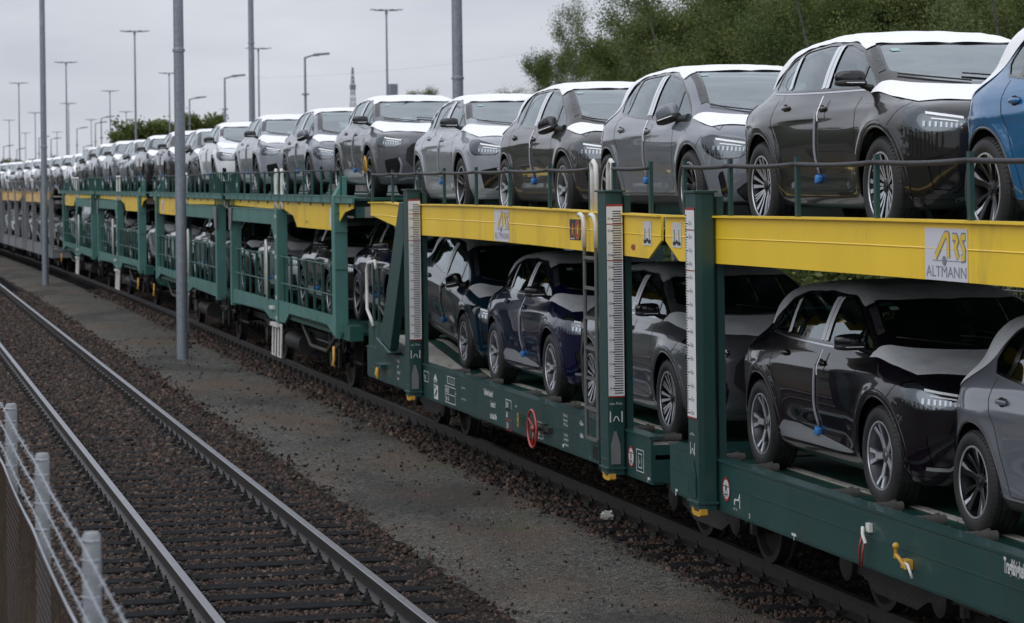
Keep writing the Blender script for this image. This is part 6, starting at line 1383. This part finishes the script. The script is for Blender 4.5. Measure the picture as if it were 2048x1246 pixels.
place('cross', 'navy', 39.5, 1.11, 'navy car bridging the wagon joint behind the diagonal brace, lower deck', grey=True)
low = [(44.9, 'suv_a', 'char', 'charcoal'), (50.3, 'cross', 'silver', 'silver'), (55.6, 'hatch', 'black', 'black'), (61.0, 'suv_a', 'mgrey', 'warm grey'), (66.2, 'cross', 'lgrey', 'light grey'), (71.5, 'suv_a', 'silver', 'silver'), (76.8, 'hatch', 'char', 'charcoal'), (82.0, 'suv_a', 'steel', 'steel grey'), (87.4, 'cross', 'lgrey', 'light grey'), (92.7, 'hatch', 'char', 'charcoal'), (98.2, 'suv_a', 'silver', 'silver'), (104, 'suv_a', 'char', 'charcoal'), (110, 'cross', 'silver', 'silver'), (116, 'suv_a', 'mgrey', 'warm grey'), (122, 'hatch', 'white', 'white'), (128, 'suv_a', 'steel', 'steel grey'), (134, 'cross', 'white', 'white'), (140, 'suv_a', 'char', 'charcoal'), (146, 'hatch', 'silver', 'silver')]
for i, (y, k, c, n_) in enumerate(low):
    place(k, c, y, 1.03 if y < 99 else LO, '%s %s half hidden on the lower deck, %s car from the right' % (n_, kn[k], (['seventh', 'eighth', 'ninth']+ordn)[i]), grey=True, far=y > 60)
def kill(o):
    for ch in list(o.children): kill(ch)
    bpy.data.objects.remove(o)
for p in PROTO.values(): kill(p)
# yellow strap on the warm grey SUV wheel
mb = MB(); mb.tube([(0, -.10, -.02), (0, -.02, .14), (0, .06, .20)], .016, 6); mb.tube([(0, .04, -.06), (0, .12, .12), (0, .06, .20)], .016, 6)
tag(mb.build('wheel_strap', YHOOK, None, True, loc=(7.12, 39.65, 3.42)), 'yellow lashing strap over the warm grey SUV\'s front wheel', 'strap')
# wheel chocks
CH = None
def chock(x, y, z, rz, label):
    global CH
    if CH is None:
        r = empty('wheel_chock', (0, 0, 0))
        mb = MB(); mb.tube([(-.27, 0, .045), (.06, 0, .045)], .036, 10); mb.tube([(-.25, -.07, .035), (.02, .03, .075)], .018, 8); mb.build('tube', CHOCK, r, 40)
        mb = MB(); 
        for k in range(4): mb.tube([(-.225+.07*k, 0, .045), (-.212+.07*k, 0, .045)], .039, 10)
        mb.build('grip_rib', CHOCK, r, 40)
        mb = MB(); mb.prism([(-.08, .012), (.09, .012), (.05, .10), (-.02, .125), (-.07, .06)], 'x', -.34, -.27); mb.box(-.37, -.30, -.13, .05, .012, .04); mb.tube([(-.33, 0, .06), (-.42, -.05, .03)], .016, 6); recal(mb.build('end_bracket', CHOCKT if False else CHOCK, r), .006)
        CH = r; o = r
    else: o = copy_tree(CH)
    o.location = (x, y, z); o.rotation_euler = (0, 0, rz); return tag(o, label, 'wheel chock', 'wheel chocks on the decks')
lowc = [(15.68+1.382, 'grey hatchback at the right edge', 'front'), (18.75, 'plum black SUV', 'front'), (21.5, 'plum black SUV', 'rear'), (24.25, 'steel grey SUV', 'front'), (27.0, 'steel grey SUV', 'rear'), (28.72, 'dark navy SUV', 'front'), (31.48, 'dark navy SUV', 'rear'), (14.3, 'grey hatchback at the right edge', 'front'), (33.3, 'teal hatchback', 'front')]
for y, nm, wh in lowc:
    if nm == 'grey hatchback at the right edge' and y > 15: wh = 'rear'
    for q in (-1, 1):
        if nm == 'teal hatchback' and q > 0: continue
        chock(7.12, y+q*.44, .822, (0 if q < 0 else math.pi)*0+random.uniform(-.06, .06), 'grey rubber chock %s the %s wheel of the %s' % ('before' if q < 0 else 'behind', wh, nm.replace('the right edge', 'right edge')))
for y, nm, wh in ((18.66, 'charcoal SUV', 'front'), (21.42, 'charcoal SUV', 'rear'), (23.55, 'slate grey hatchback', 'front'), (26.3, 'slate grey hatchback', 'rear'), (28.15, 'dark grey hatchback', 'front'), (30.9, 'dark grey hatchback', 'rear'), (16.79, 'blue hatchback', 'rear')):
    for q in (-1, 1): chock(7.12, y+q*.45, 2.80, random.uniform(-.05, .05), 'low grey chock %s the %s wheel of the upper %s' % ('in front of' if q < 0 else 'behind', wh, nm))
